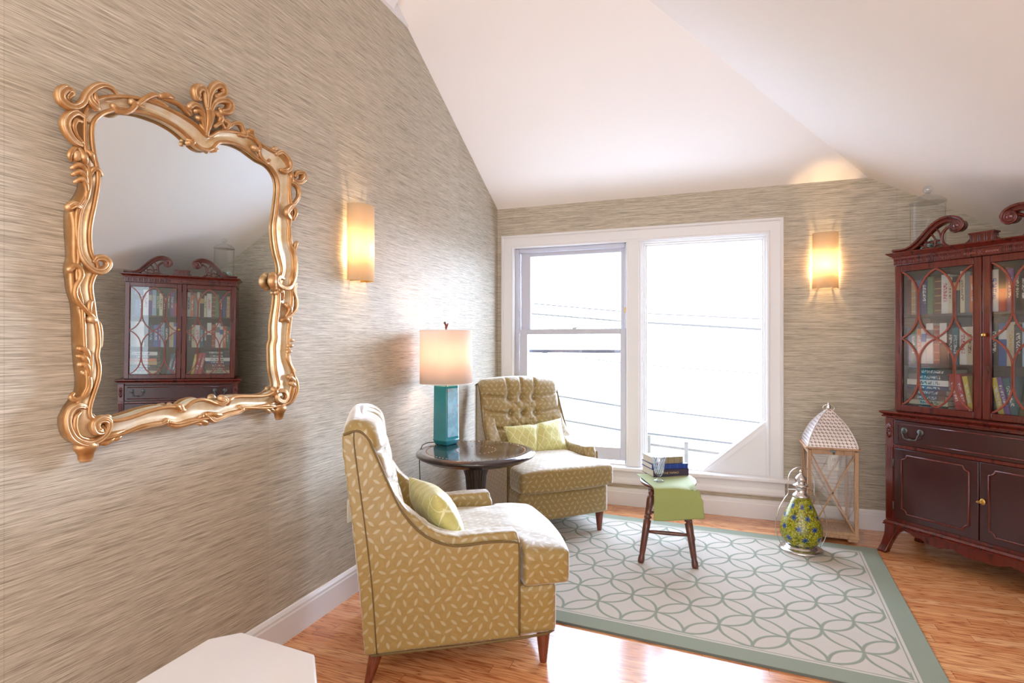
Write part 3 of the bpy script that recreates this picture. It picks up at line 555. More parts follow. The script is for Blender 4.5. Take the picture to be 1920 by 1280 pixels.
MB().box((.255, WY+.045, .44), (1.05, WY+.049, 1.37)).build('glass_pane', M['pane'], ls)
MB().box((.255, WY+.09, 1.205), (1.05, WY+.105, 1.232)).build('storm_rail', simple('grey_storm_bar', srgb(96, 98, 112), .4), wr)
lk = MB(); lk.lathe([(.016, 0), (.016, .006), (.010, .012), (0.001, .014)], 16, (.665, WY+.045, 1.405)); lk.box((.65, WY+.036, 1.409), (.72, WY+.048, 1.417)); lk.build('sash_lock', M['vinyl'], wr)
MB().box((1.078, WY+.03, 1.53), (1.09, WY+.045, 1.575)).build('sash_latch', M['brass'], wr, bevel=.002)
MB().box((.186, WY+.03, 1.52), (.198, WY+.045, 1.56)).build('sash_latch', M['vinyl'], wr, bevel=.002)
# fixed light with the clipped lower corner
A = [(1.255, .325), (1.255, 2.05), (2.085, 2.05), (2.085, .70), (1.655, .325)]
def ring(mb, P, w, y0, y1, prof):
    mb.sweep([(x, y0, z) for x, z in P], prof, (0, -1, 0), closed=True)
fx = MB()
fx.sweep([(x, WY+.06, z) for x, z in A], [(0, 0), (0, .014), (-.006, .02), (-.012, .022), (-.016, .034), (-.026, .036), (-.03, .05), (-.05, .052), (-.05, 0)], (0, -1, 0), closed=True)
fxo = fx.build('fixed_sash', M['trim'], wr)
MB().poly([(x, WY+.07, z) for x, z in A], (0, .004, 0)).build('glass_pane', M['pane'], fxo)
MB().poly([(1.66, WY+.012, .31), (2.12, WY+.012, .31), (2.12, WY+.012, .705), (2.108, WY+.012, .712)], (0, .10, 0)).build('corner_panel', M['trim'], wr, bevel=.002)

# ---------------------------------------------------------------- outdoors
gm = simple('bleached_ground', (.40, .41, .42, 1), 0.95, var=0.05, nscale=.6)
struct(MB().box((-60, 7.5, -3.1), (60, 140, -3.0)).build('ground', gm))
grass = simple('pale_lawn', (.20, .28, .11, 1), 0.95, var=0.15, nscale=3)
tag(MB().box((-8, 11.2, -2.99), (.25, 15.2, -2.93)).build('lawn', grass), 'pale green strip of lawn seen through the lower left sash', 'lawn', kind='structure')
wm = simple('wire_jacket', (.13, .13, .135, 1), 0.6)
wires = [((-2.722, 2.2951), (-0.3855, 2.0423), .006, 'highest overhead wire crossing the upper left pane'),
 ((-2.722, 2.0288), (-0.3855, 1.8037), .008, 'second overhead wire from the top in the upper left pane'),
 ((0.0955, 1.9943), (2.7585, 1.8138), .006, 'thin overhead wire high in the fixed right pane'),
 ((0.0955, 1.7716), (2.7585, 1.5814), .010, 'darkest overhead wire just below the thin one in the right pane'),
 ((0.0955, 0.7236), (2.7585, 0.566), .004, 'faint overhead wire at mid height of the right pane'),
 ((0.0955, -0.3505), (2.85, -0.571), .008, 'overhead wire low in the right pane ending at the clipped corner'),
 ((0.0955, -0.94), (2.6, -1.102), .010, 'lowest wire in the right pane, just over the garden fence'),
 ((-2.9, -0.002), (-0.425, -0.3055), .009, 'overhead wire beside the tufted chair back in the lower left pane'),
 ((-2.9, -.6), (-0.425, -0.9026), .010, 'lowest wire in the lower left pane above the chair arm'),
 ((-2.8695, 1.0609), (-0.425, 0.7693), .004, 'faint wire under the meeting rail in the lower left pane')]
for p, q, r, lab in wires:
    a = Vector((p[0], 14, p[1])); b = Vector((q[0], 14, q[1])); d = b-a
    if p[0] > 0: a2, b2 = a-d*.03, b+d*1.5
    else: a2, b2 = a-d*1.2, b+d*.06
    pts = [a2.lerp(b2, i/8) for i in range(9)]
    tag(MB().tube(pts, r*2.6, 6).build('overhead_wire', wm), lab, 'wire', 'overhead wires outside the window')
fm = simple('bleached_fence', (.20, .19, .18, 1), 0.9)
fe = empty('garden_fence', (1.2, 14.4, -3.0), 0, 'bleached post and rail fence outside beneath the wires', 'fence')
for i, x in enumerate((-1.0, -.1, .85, 1.8)):
    MB().box((x-.045, -.045, 0), (x+.045, .045, 1.95-.12*i)).build('fence_post', fm, fe)
for z in (1.2, 1.62): MB().bar((-1.2, .06, z+.1), (2.2, .06, z-.15), .03, .06).build('fence_rail', fm, fe)

# ============================================================ RUG
rg = MB()
HX, HY = 1.22, 0.83
rg.box((-HX, -HY, 0), (HX, HY, .011))
rang = R_(-4.2)
ur = Vector((math.cos(rang), math.sin(rang), 0)); vr = Vector((-ur.y, ur.x, 0))
corner = Vector((2.585, 2.392, 0))           # near right corner
rc = corner - ur*HX + vr*HY
ro = rg.build('area_rug', M['rug'], None, bevel=.004, loc=rc, rot=(0, 0, rang))
tag(ro, 'cream area rug with interlaced sage green rings and sage border', 'rug')
# thick binding shown at the front edge
MB().box((-HX-.002, -HY-.002, .000), (HX+.002, -HY+.004, .010)).build('edge_binding', simple('rug_binding', srgb(96, 100, 92), .9), ro)

# ============================================================ ARMCHAIR  (front = +x)
FAB = M['fabric']
welt = simple('olive_piping', srgb(104, 82, 42), .6)
curve = [(.222, .14), (.222, .50), (.205, .522), (.10, .522), (-.025, .518), (-.109, .541), (-.176, .588), (-.232, .659), (-.282, .762), (-.34, .90), (-.365, .945)]
rear = [(-.455, .965), (-.452, .90), (-.415, .62), (-.39, .40), (-.372, .14)]
def fabobj(name, me, parent):
    boxuv(me); return link(name, me, parent, FAB)
def make_chair():
    root = empty('armchair', (0, 0, 0))
    # seat base
    def pb(c):
        return Vector((c.x+(.018*(1-(c.y/.34)**2) if c.x > .3 else 0), c.y, c.z))
    fabobj('seat_base', baked(MB().box((-.36, -.335, .135), (.375, .335, .335)), .014, 5, pb), root)
    # cushion, T shaped
    P = [(-.25, -.245), (.235, -.245), (.235, -.345), (.425, -.345), (.425, .345), (.235, .345), (.235, .245), (-.25, .245)]
    def pc(c):
        k = max(0, 1-(c.y/.36)**4)*max(0, 1-((c.x-.08)/.37)**4)
        z = c.z+(.042*k if c.z > .40 else -.008*k)
        x = c.x+(.03*(1-(c.y/.36)**2) if c.x > .3 else 0)
        nz = noise.noise(Vector((c.x*9, c.y*9, 3)))*.004
        return Vector((x, c.y, z+nz))
    me = baked(MB().poly([(x, y, .330) for x, y in P], (0, 0, .130)), .012, 12, pc)
    cu = fabobj('seat_cushion', me, root)
    # arms
    for sgn in (-1, 1):
        pts = [(x, z) for x, z in curve]
        raised = []
        for i, (x, z) in enumerate(pts):
            if i == 0: raised.append((x, z)); continue
            a = Vector(pts[i-1]); b = Vector(pts[min(i+1, len(pts)-1)]); d = (b-a).normalized(); nrm = Vector((d.y, -d.x))
            k = (.030 if i > 1 else .006)*(1 if z < .6 else max(0, 1-(z-.6)/.12))
            raised.append((x+nrm.x*k, z+nrm.y*k))
        poly = raised+[(-.43, .99)]+rear[1:]
        ya, yb = (.245, .336) if sgn > 0 else (-.336, -.245)
        mb = MB().poly([(x, ya, z) for x, z in poly], (0, yb-ya, 0))
        def pa(c, sg=sgn):
            # upper side wings lean slightly inwards towards the top
            k = max(0, c.z-.55)*.05
            n = noise.noise(Vector((c.x*30, c.z*30, sg)))*.0035 if abs(c.y) < .31 else 0
            return Vector((c.x+n, c.y-sg*k, c.z+n))
        arm = fabobj('arm', baked(mb, .011, 7, pa), root)
        pan = [(x, z) for x, z in pts]+rear
        y1 = .328*sgn
        mb = MB().poly([(x, y1, z) for x, z in pan], (0, .018*sgn, 0))
        me = baked(mb, .008, 2, pa)
        fabobj('side_panel', me, arm)
        # double welt along the panel edge
        wp = catmull([(x, 0, z) for x, z in [(.216, .15), (.216, .35), (.216, .492), (.20, .514)]+[(x, z) for x, z in curve[3:]]+[(-.40, .968), (-.447, .955)]], 5)
        wp = [Vector((p.x, (.345-max(0, p.z-.55)*.05)*sgn, p.z)) for p in wp]
        MB().tube(wp, .0045, 8).build('piping', welt, arm)
        rp = catmull([(x, 0, z) for x, z in rear], 5)
        rp = [Vector((p.x+.045, (.347-max(0, p.z-.55)*.05)*sgn, p.z)) for p in rp]
        MB().tube(rp, .0026, 6).build('rear_seam', welt, arm)
        MB().tube([(-.35, .345*sgn, .139), (0, .349*sgn, .136), (.23, .347*sgn, .138), (.33, .338*sgn, .138), (.366, .318*sgn, .139)], .005, 8).build('base_piping', welt, arm)
        for ch in arm.children:
            if not ch.data.uv_layers: boxuv(ch.data)
    # back: rounded loft with tufting on the face
    NB, NU, top = 120, 84, 1.0
    buts = [(y, z) for z, ys in ((.845, (-.085, .0, .085)), (.745, (-.085, 0, .085)), (.645, (-.085, 0, .085)), (.545, (-.085, 0, .085))) for y in ys]
    buts = [(-.105, .86), (0, .86), (.105, .86), (-.105, .745), (0, .745), (.105, .745), (-.105, .63), (0, .63), (.105, .63)]
    def segd(px, pz, a, b):
        ax, az = a; bx, bz = b; dx, dz = bx-ax, bz-az; L = dx*dx+dz*dz
        t = max(0, min(1, ((px-ax)*dx+(pz-az)*dz)/L)); return math.hypot(px-ax-t*dx, pz-az-t*dz), t
    folds = []
    for y in (-.105, 0, .105):
        folds.append(((y, .86), (y*1.15, 1.02), .011, .034))
    for z in (.86, .745, .63):
        folds.append(((.105, z), (.34, z+.03), .010, .022)); folds.append(((-.105, z), (-.34, z+.03), .010, .022))
    for z0, z1 in ((.86, .745), (.745, .63)):
        for a, b in ((-.105, 0), (0, .105)):
            folds.append(((a, z0), (b, z1), .009, .016)); folds.append(((b, z0), (a, z1), .009, .016))
        for y in (-.105, 0, .105): folds.append(((y, z0), (y, z1), .008, .012))
    def tuft(y, z):
        d = .0
        for by, bz in buts:
            q = math.hypot(y-by, z-bz); d += .040*math.exp(-(q/.026)**2)+.010*math.exp(-(q/.05)**2)
        for a, b, w, dep in folds:
            q, t = segd(y, z, a, b); d = max(d, dep*math.exp(-(q/w)**2)*(1-.35*t)) if q < .05 else d
        # gathers radiating from the buttons
        return d
    vs = []
    def ring_(hx, hy, r):
        """rounded rectangle, evenly sampled; the face towards +x is dense"""
        out = []
        for k in range(90): out.append((hx, -hy+r+(2*hy-2*r)*k/89))
        for k in range(1, 8): a = R_(90*k/8); out.append((hx-r+r*math.cos(a), hy-r+r*math.sin(a)))
        for k in range(6): out.append((hx-r-(2*hx-2*r)*k/5, hy))
        for k in range(1, 6): a = R_(90+90*k/6); out.append((-hx+r+r*math.cos(a), hy-r+r*math.sin(a)))
        for k in range(16): out.append((-hx, hy-r-(2*hy-2*r)*k/15))
        for k in range(1, 6): a = R_(180+90*k/6); out.append((-hx+r+r*math.cos(a), -hy+r+r*math.sin(a)))
        for k in range(6): out.append((-hx+r+(2*hx-2*r)*k/5, -hy))
        for k in range(1, 8): a = R_(270+90*k/8); out.append((hx-r+r*math.cos(a), -hy+r+r*math.sin(a)))
        return out
    NU = 110
    for i in range(NU+1):
        f = i/NU; z = .30+(top-.30)*f
        xr = -.372-.085*max(0, (z-.14))/.86      # rear face
        xf = -.200-.125*(z-.42)/.53              # front face
        hy = .322+.006*f
        cap = 1.0; zz = z
        if z > .94:                               # rounded top
            q = (z-.94)/.06; a = q*PI/2; zz = .94+.060*math.sin(a); cap = math.cos(a)
        hx = (xf-xr)/2; cx = (xf+xr)/2
        ix = max(.05, 1-.80*(1-cap)); iy = max(.05, 1-.15*(1-cap))
        for x, y in ring_(hx*ix, hy*iy, min(.040, hx*ix*.9)):
            w = max(0, min(1, (x-hx*ix*.2)/(hx*ix*.8+1e-6)))
            if w > 0:
                ww = w*w*(3-2*w); pad = .026*(1-min(1, abs(y)/(hy*iy))**3)
                x += (pad-tuft(y, zz))*ww*(1 if zz < .94 else .35+.65*cap)
            n = noise.noise(Vector((y*22, zz*16, 5)))*.0025
            crown = (.020*(1-(y/.32)**2))*max(0, min(1, (z-.86)/.1))
            vs.append((cx+x+n, y, zz+crown))
    NB = len(vs)//(NU+1)
    fs = [(i*NB+k, i*NB+(k+1) % NB, (i+1)*NB+(k+1) % NB, (i+1)*NB+k) for i in range(NU) for k in range(NB)]
    fs += [tuple(range(NB))[::-1], tuple(NU*NB+k for k in range(NB))]
    mb = MB(); mb.add(vs, fs, True); me = mb.mesh('backrest')
    back = fabobj('backrest', me, root)
    for by, bz in buts:
        xf = -.200-.125*(bz-.42)/.53
        b = MB().ball((xf-.008, by, bz), .0095, 12, (.55, 1, 1)).build('tuft_button', FAB, back); boxuv(b.data)
    # legs
    for x, y, l in ((.33, -.29, 0), (.33, .29, 0), (-.32, -.28, 1), (-.32, .28, 1)):
        mb = MB(); dx = -.04 if l else .0
        secs = [(.0, .0135), (.004, .0155), (.02, .017), (.13, .029), (.15, .029)]
        vs = []
        for z, r in secs:
            for k in range(24):
                a = 2*PI*k/24; vs.append((x+dx*(1-z/.15)+r*math.cos(a), y+r*math.sin(a), z))
        n = len(secs)
        mb.add(vs, [(i*24+k, i*24+(k+1) % 24, (i+1)*24+(k+1) % 24, (i+1)*24+k) for i in range(n-1) for k in range(24)]+[tuple(range(24))[::-1], tuple((n-1)*24+k for k in range(24))], True)
        mb.build('leg', M['legwood'], root)
    return root
chair = make_chair()
chair.location = (.668, 2.243, 0); chair.rotation_euler = (0, 0, R_(33))
tag(chair, 'gold leaf-patterned armchair in the foreground, seen from its side', 'armchair', 'matching upholstered armchairs')
ch2 = duplicate(chair, (.578, 3.835, .0105), R_(-46))
tag(ch2, 'leaf-patterned armchair with tufted back facing the room by the window', 'armchair')

# ---------------------------------------------------------------- pillows
def m_pillow():
    t = NT('chartreuse_silk'); c = t.coord(); xyz = t.sep(c)
    u = t.math('MULTIPLY', xyz[0], 16.0); v = t.math('MULTIPLY', xyz[1], 10.0)
    d = None
    for sg in (1, -1):
        w = t.math('ADD', u, t.math('MULTIPLY', v, sg)); w = t.math('ADD', w, t.math('MULTIPLY', t.math('SINE', t.math('MULTIPLY', v, 6.28)), .08))
        q = t.math('ABSOLUTE', t.math('SUBTRACT', t.math('FRACT', w), .5)); d = q if d is None else t.math('MINIMUM', d, q)
    line = t.math('LESS_THAN', d, .035)
    n = t.noise(t.vmath('MULTIPLY', c, (30, 120, 30)), 1, 3)
    base = t.mix(n, srgb(180, 174, 98), srgb(208, 202, 136))
    t.bsdf(t.mix(t.math('MULTIPLY', line, .7), base, srgb(232, 232, 190)), .38, spec=.6, sheen=.3, normal=t.bump(t.noise(c, 22, 3), .3, .01))
    return t.m
PM = m_pillow()
def pillow(w, h, th, loc, rot, fold, seed):
    N = 48; vs = []
    for side in (1, -1):
        for i in range(N+1):
            for j in range(N+1):
                u = -1+2*i/N; v = -1+2*j/N
                pu = 1-.07*(1-v*v)*abs(u)**2; pv = 1-.09*(1-u*u)*abs(v)**2
                T = th*(max(0, 1-u**2)**.48)*(max(0, 1-v**2)**.48)
                T *= 1-fold*math.exp(-((u-.12*v)/.10)**2)
                T *= 1+.10*noise.noise(Vector((u*2.4, v*2.4, seed+side)))
                x = w/2*u*pv if False else w/2*u*(1-.07*(1-v*v)*u*u); y = h/2*v*(1-.10*(1-u*u)*v*v)
                y += -fold*.02*math.exp(-((u)/.12)**2)*(1 if v > 0 else 0)*abs(v)
                vs.append((x, y, side*T/2))
    K = (N+1)**2; fs = []
    for s_ in range(2):
        for i in range(N):
            for j in range(N):
                q = (s_*K+i*(N+1)+j, s_*K+(i+1)*(N+1)+j, s_*K+(i+1)*(N+1)+j+1, s_*K+i*(N+1)+j+1)
                fs.append(q if s_ == 0 else q[::-1])
    mb = MB(); mb.add(vs, fs, True); me = mb.mesh('throw_pillow')
    bm = bmesh.new(); bm.from_mesh(me); bmesh.ops.remove_doubles(bm, verts=bm.verts, dist=1e-5); bmesh.ops.recalc_face_normals(bm, faces=bm.faces); bm.to_mesh(me); bm.free()
    o = link('throw_pillow', me, None, PM); o.location = loc; o.rotation_euler = rot
    return o
def chair_frame(ch, x, y, z): 
    a = ch.rotation_euler.z; p = Vector(ch.location)+Matrix.Rotation(a, 3, 'Z') @ Vector((x, y, z)); return p
def pillow_rot(ch, lean, yaw, roll):
    # pillow local x = along the chair width, local y = up, local z = outward (chair +x)
    base = Matrix(((0, 0, 1), (1, 0, 0), (0, 1, 0)))       # columns: x->y, y->z, z->x
    return (Matrix.Rotation(ch.rotation_euler.z, 3, 'Z') @ Matrix.Rotation(yaw, 3, 'Z') @ Matrix.Rotation(-lean, 3, 'Y') @ base @ Matrix.Rotation(roll, 3, 'Z')).to_euler()
p1 = pillow(.40, .26, .15, chair_frame(chair, -.085, -.075, .578), pillow_rot(chair, R_(28), R_(14), R_(-3)), .0, 2)
tag(p1, 'chartreuse silk pillow on the foreground armchair', 'pillow', 'chartreuse throw pillows')
p2 = pillow(.47, .26, .15, chair_frame(ch2, -.09, .02, .572), pillow_rot(ch2, R_(22), R_(-4), R_(5)), .45, 9)
tag(p2, 'chartreuse lattice-stitched lumbar pillow on the armchair by the window', 'pillow', 'chartreuse throw pillows')
# ============================================================ ROUND TABLE
rt = empty('round_side_table', (.452, 2.985, 0), 0, 'round dark walnut pedestal table between the two armchairs', 'side table')
TZ = .67; TR = .345
MB().lathe([(.0, TZ-.062), (.20, TZ-.062), (.265, TZ-.058), (.30, TZ-.048), (.318, TZ-.036), (.33, TZ-.030), (.338, TZ-.028), (TR, TZ-.022), (TR, TZ-.012), (.340, TZ-.007), (.328, TZ-.006), (.322, TZ-.001), (.308, TZ), (.0, TZ)], 96).build('table_top', M['darkwood'], rt)
dots = MB()
for n, r in ((72, .285), (26, .115)):
    for k in range(n):
        a = 2*PI*k/n; dots.ball((r*math.cos(a), r*math.sin(a), TZ), .0040, 8, (1, 1, .6))
tag(dots.build('nailheads', M['nail'], rt), kind='stuff')
MB().lathe([(.13, .045), (.12, .07), (.075, .10), (.055, .16), (.052, .40), (.062, .52), (.085, .595), (.10, .609)], 120, flute=(24, .10)).build('pedestal', M['darkwood'], rt)
MB().lathe([(.19, .0115), (.21, .016), (.21, .03), (.18, .045), (.13, .05)], 64).build('plinth', M['darkwood'], rt)

# ============================================================ TABLE LAMP
LX, LY = .205, 3.095
tl = empty('table_lamp', (LX, LY, TZ), 0, 'table lamp with square teal ceramic body and white drum shade', 'lamp')
def m_teal():
    t = NT('teal_crackle_glaze'); c = t.coord(); n = t.noise(c, 9, 3)
    t.bsdf(t.mix(n, srgb(6, 108, 122), srgb(28, 142, 152)), .1, coat=.6); return t.m
def m_tealpaint():
    t = NT('painted_bird_panel'); c = t.coord(); n = t.noise(c, 12, 4)
    base = t.mix(n, srgb(96, 170, 196), srgb(176, 214, 226))
    v = t.n('ShaderNodeTexVoronoi', feature='DISTANCE_TO_EDGE'); t.l(t.vmath('MULTIPLY', c, (60, 60, 26)), v.inputs['Vector'])
    n2 = t.noise(c, 18, 2)
    k = t.math('MULTIPLY', t.math('LESS_THAN', v.outputs[0], .05), t.math('GREATER_THAN', n2, .48))
    n3 = t.noise(c, 30, 1); blot = t.math('GREATER_THAN', n3, .66)
    col = t.mix(t.math('MULTIPLY', k, .7), base, srgb(96, 92, 100)); col = t.mix(t.math('MULTIPLY', blot, .5), col, srgb(190, 120, 130))
    t.bsdf(col, .1, coat=.6); return t.m
teal = m_teal(); rotl = R_(9)
def sq(r, z, ch=.0): return [(r, -r, z), (r, r, z), (-r, r, z), (-r, -r, z)]
def loft_sq(secs):
    mb = MB(); vs = []
    for r, z in secs: vs += sq(r, z)
    fs = [(i*4+k, i*4+(k+1) % 4, (i+1)*4+(k+1) % 4, (i+1)*4+k) for i in range(len(secs)-1) for k in range(4)]
    fs += [(3, 2, 1, 0), tuple((len(secs)-1)*4+k for k in range(4))]
    return mb.add(vs, fs)
lrot = (0, 0, R_(-17))
body = loft_sq([(.046, 0), (.050, .004), (.059, .03), (.056, .036), (.054, .355), (.052, .362), (.0515, .366)]).build('lamp_body', teal, tl, bevel=.006, seg=3, rot=lrot)
MB().box((.0545, -.046, .05), (.0572, .046, .345)).build('painted_panel', m_tealpaint(), body, bevel=.001)
MB().lathe([(.028, .364), (.032, .368), (.032, .378), (.022, .384), (.012, .386), (.010, .43), (.012, .46), (.012, .50)], 24).build('lamp_neck', simple('pale_celadon', srgb(150, 205, 190), .25), tl)
sh = MB(); prof = [(.163, .372), (.1615, .70)]
n = 64; vs = []
for r, z in ((.1615, .374), (.160, .698), (.1585, .698), (.160, .374)):
    for k in range(n): vs.append((r*math.cos(2*PI*k/n), r*math.sin(2*PI*k/n), z))
sh.add(vs, [(i*n+k, i*n+(k+1) % n, ((i+1) % 4)*n+(k+1) % n, ((i+1) % 4)*n+k) for i in range(4) for k in range(n)], True)
sho = sh.build('lamp_shade', M['lampshade'], tl)
ringm = simple('shade_trim', srgb(240, 232, 226), .7)
MB().tube([(.161*math.cos(a), .161*math.sin(a), .375) for a in [2*PI*k/48 for k in range(48)]], .002, 6, closed=True).build('shade_rim', ringm, sho)
MB().tube([(.160*math.cos(a), .160*math.sin(a), .698) for a in [2*PI*k/48 for k in range(48)]], .002, 6, closed=True).build('shade_rim', ringm, sho)
hp = MB()
for a in (0, 2*PI/3, 4*PI/3): hp.tube([(0, 0, .692), (.159*math.cos(a), .159*math.sin(a), .696)], .0015, 6)
hp.tube([(0, 0, .50), (.05, 0, .54), (.055, 0, .60), (.03, 0, .67), (0, 0, .70)], .0015, 6); hp.tube([(0, 0, .50), (-.05, 0, .54), (-.055, 0, .60), (-.03, 0, .67), (0, 0, .70)], .0015, 6)
hp.build('harp', M['brass'], tl)
fn = MB(); fn.lathe([(.001, .695), (.008, .70), (.005, .71), (.009, .716), (.003, .722)], 16)
fn.ball((.002, 0, .726), .009, 10, (1.2, .8, .8)); fn.ball((-.009, 0, .744), .008, 10, (1, .8, 1)); fn.tube([(0, 0, .726), (-.009, 0, .742)], .006, 8); fn.tube([(.004, 0, .728), (.014, 0, .741)], [.007, .003], 8)
fn.build('finial', simple('dark_red_resin', srgb(92, 40, 30), .3), tl)
lamp_light('table_bulb', (LX, LY, TZ+.56), 3.4, (1.0, .60, .40), .03)
cx, cy = LX-.452, LY-2.985
cord = catmull([(-.06, -.03, .012), (-.10, -.05, .010), (-.105, -.10, .006), (-.088, -.145, .004), (-.075, -.185, -.012), (-.074, -.20, -.06), (-.07, -.20, -.2), (-.078, -.19, -.40), (-.09, -.16, -.60), (-.10, -.10, -.663), (-.14, .1, -.664)], 6)
MB().tube(cord, .0028, 8).build('cord', M['black'], tl)

# ============================================================ SCONCES
def sconce(name, loc, rz, label, zt):
    s_ = empty(name, loc, rz, label, 'wall lamp', 'alabaster wall sconces')
    H = .39; hw = .082; N = 28
    vs = []
    for th in (0, .004):
        for i in range(2):
            z = -H/2+H*i
            for k in range(N+1):
                a = -PI/2+PI*k/N
                vs.append(((.088-th)*max(.0, math.cos(a))**.75+.012, (hw-th)*math.sin(a), z))
    n = N+1; fs = []
    for k in range(N):
        fs.append((k, k+1, n+k+1, n+k)); fs.append((2*n+k+1, 2*n+k, 3*n+k, 3*n+k+1))
        fs.append((k+1, k, 2*n+k, 2*n+k+1)); fs.append((n+k, n+k+1, 3*n+k+1, 3*n+k))
    fs += [(0, n, 3*n, 2*n), (N, 2*n+N, 3*n+N, n+N)]
    MB().add(vs, fs, True).build('glass_shade', M['sconce'], s_)
    MB().box((.0, -.05, -.15), (.012, .05, .15)).build('back_plate', M['silver'], s_, bevel=.003)
    for y, z in ((-.045, -.187), (.045, -.187), (-.045, .187), (.045, .187)):
        MB().box((.005, y-.004, z-.008), (.085, y+.004, z+.002)).build('clip', M['brass'], s_)
    MB().lathe([(.014, -.12), (.014, -.07), (.018, -.066), (.0, -.06)], 16, (.045, 0, 0)).build('bulb_holder', M['plastic'], s_)
    p = Matrix.Rotation(rz, 3, 'Z') @ Vector((.048, 0, -.055))+Vector(loc)
    lamp_light('sconce_bulb', p, 10.0, (1.0, .66, .34), .03)
    return s_
sconce('wall_sconce', (0, 2.452, 1.806), 0, 'curved alabaster wall lamp glowing on the left wall beyond the mirror', 2)
sconce('wall_sconce', (2.492, YB, 1.868), R_(-90), 'curved alabaster wall lamp glowing on the window wall near the cabinet', 2)
# outlets
def outlet(loc, rz, label):
    o = empty('wall_outlet', loc, rz, label, 'outlet')
    MB().box((0, -.036, -.058), (.006, .036, .058)).build('cover_plate', M['plastic'], o, bevel=.002)
    for z in (-.024, .024):
        f = MB().lathe([(.0165, 0), (.0165, .003), (.0, .003)], 20).build('receptacle', M['plastic'], o, loc=(.005, 0, z), rot=(0, PI/2, 0))
        MB().box((-.005, -.007, .0025), (.005, -.0045, .0036)).box((-.005, .0045, .0025), (.005, .007, .0036)).build('slot', M['black'], f)
outlet((0, 2.42, .435), 0, 'ivory wall outlet low on the left wall behind the foreground armchair')
outlet((2.547, YB, .449), R_(-90), 'ivory wall outlet on the window wall seen through the tall lantern')

# ============================================================ GILT MIRROR
mi = empty('gilt_mirror', (0, 1.552, 1.49), 0, 'ornate rococo mirror in a carved gilt frame on the left wall', 'mirror')
def polar(P, n=360):
    P = catmull([Vector((0, y, z)) for y, z in P], 4, True)
    A = sorted(((math.atan2(p.z, p.y), math.hypot(p.y, p.z)) for p in P))
    A = [(a-2*PI, r) for a, r in A[-6:]]+A+[(a+2*PI, r) for a, r in A[:6]]
    out = []; j = 0
    for i in range(n):
        th = -PI+2*PI*i/n
        while A[j+1][0] < th: j += 1
        (a0, r0), (a1, r1) = A[j], A[j+1]
        t = (th-a0)/max(1e-9, a1-a0); out.append(r0+(r1-r0)*t)
    # light smoothing
    return [(out[i-1]+2*out[i]+out[(i+1) % n])/4 for i in range(n)]
ri, rou = polar(MIR_IN), polar(MIR_OUT)
NP = len(ri); ths = [-PI+2*PI*i/NP for i in range(NP)]
def loft_polar(prof, name, mat, par):
    """prof: list of (t, x) t=0 glass edge .. 1 outer edge"""
    vs = []
    for t, x in prof:
        for th, a, b in zip(ths, ri, rou):
            r = a+(b-a)*t; vs.append((x, r*math.cos(th), r*math.sin(th)))
    m = len(prof)
    return MB().add(vs, [(i*NP+k, i*NP+(k+1) % NP, ((i+1) % m)*NP+(k+1) % NP, ((i+1) % m)*NP+k) for i in range(m) for k in range(NP)], True).build(name, mat, par)
frm = loft_polar([(.02, .006), (.0, .030), (.10, .045), (.22, .041), (.40, .034), (.55, .034), (.70, .040), (.80, .046), (.80, .004)], 'frame', M['gilt'], mi)
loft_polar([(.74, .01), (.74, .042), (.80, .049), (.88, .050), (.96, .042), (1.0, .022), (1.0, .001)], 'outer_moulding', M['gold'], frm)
bead = [Vector((.046, (a+.10*(b-a)*.5)*math.cos(th), (a+.10*(b-a)*.5)*math.sin(th))) for th, a, b in zip(ths, ri, rou)]
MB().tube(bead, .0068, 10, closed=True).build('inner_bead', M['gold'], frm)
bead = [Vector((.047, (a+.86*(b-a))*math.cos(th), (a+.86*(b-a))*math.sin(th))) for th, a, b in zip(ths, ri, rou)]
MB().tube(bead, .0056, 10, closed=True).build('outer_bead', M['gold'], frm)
gy, gt = R_(1.75), R_(0.72)          # the glass sits a little askew in its rebate
gv = [(0.022+r*math.cos(th)*math.tan(gy)*.9+r*math.sin(th)*math.tan(gt), r*math.cos(th)*1.015, r*math.sin(th)*1.015) for th, r in zip(ths, ri)]
gb = MB().add(gv+[(x-.003, y, z) for x, y, z in gv], [tuple(range(NP)), tuple(range(NP, 2*NP))[::-1]]+[(k, (k+1) % NP, NP+(k+1) % NP, NP+k) for k in range(NP)])
gb.build('mirror_glass', M['mirror'], mi)
for idx, (xx, pts) in enumerate(MIR_STROKES):
    P = [Vector((xx, y, z)) for y, z, r in pts]; rr = [r for y, z, r in pts]
    if len(P) < 2: continue
    n = 5; Q = catmull(P, n)
    RR = []
    for i in range(len(rr)-1):
        for k in range(n): RR.append((rr[i]+(rr[i+1]-rr[i])*k/n)*1.22)
    RR.append(rr[-1]*1.22)
    # ends curl towards the wall so that carvings join the frame
    for q in range(len(Q)):
        Q[q].x += .006*math.sin(PI*q/(len(Q)-1))
    mb = MB().tube(Q, RR, 10)
    mb.ball(tuple(Q[0]), RR[0]*1.02, 10); mb.ball(tuple(Q[-1]), RR[-1]*1.02, 10)
    # groove line along the broad strokes
    if max(rr) > .0085 and len(P) > 3:
        for off in (-.45, .45):
            G = []
            for q in range(len(Q)):
                a = Q[max(0, q-1)]; b = Q[min(len(Q)-1, q+1)]; d = (b-a); d = Vector((0, -d.z, d.y)); 
                d = d.normalized() if d.length > 1e-8 else Vector((0, 1, 0))
                G.append(Q[q]+d*RR[q]*off+Vector((RR[q]*.80, 0, 0)))
            mb.tube(G, [r_*.26 for r_ in RR], 6)
    mb.build('carved_scroll', M['gold'], frm)
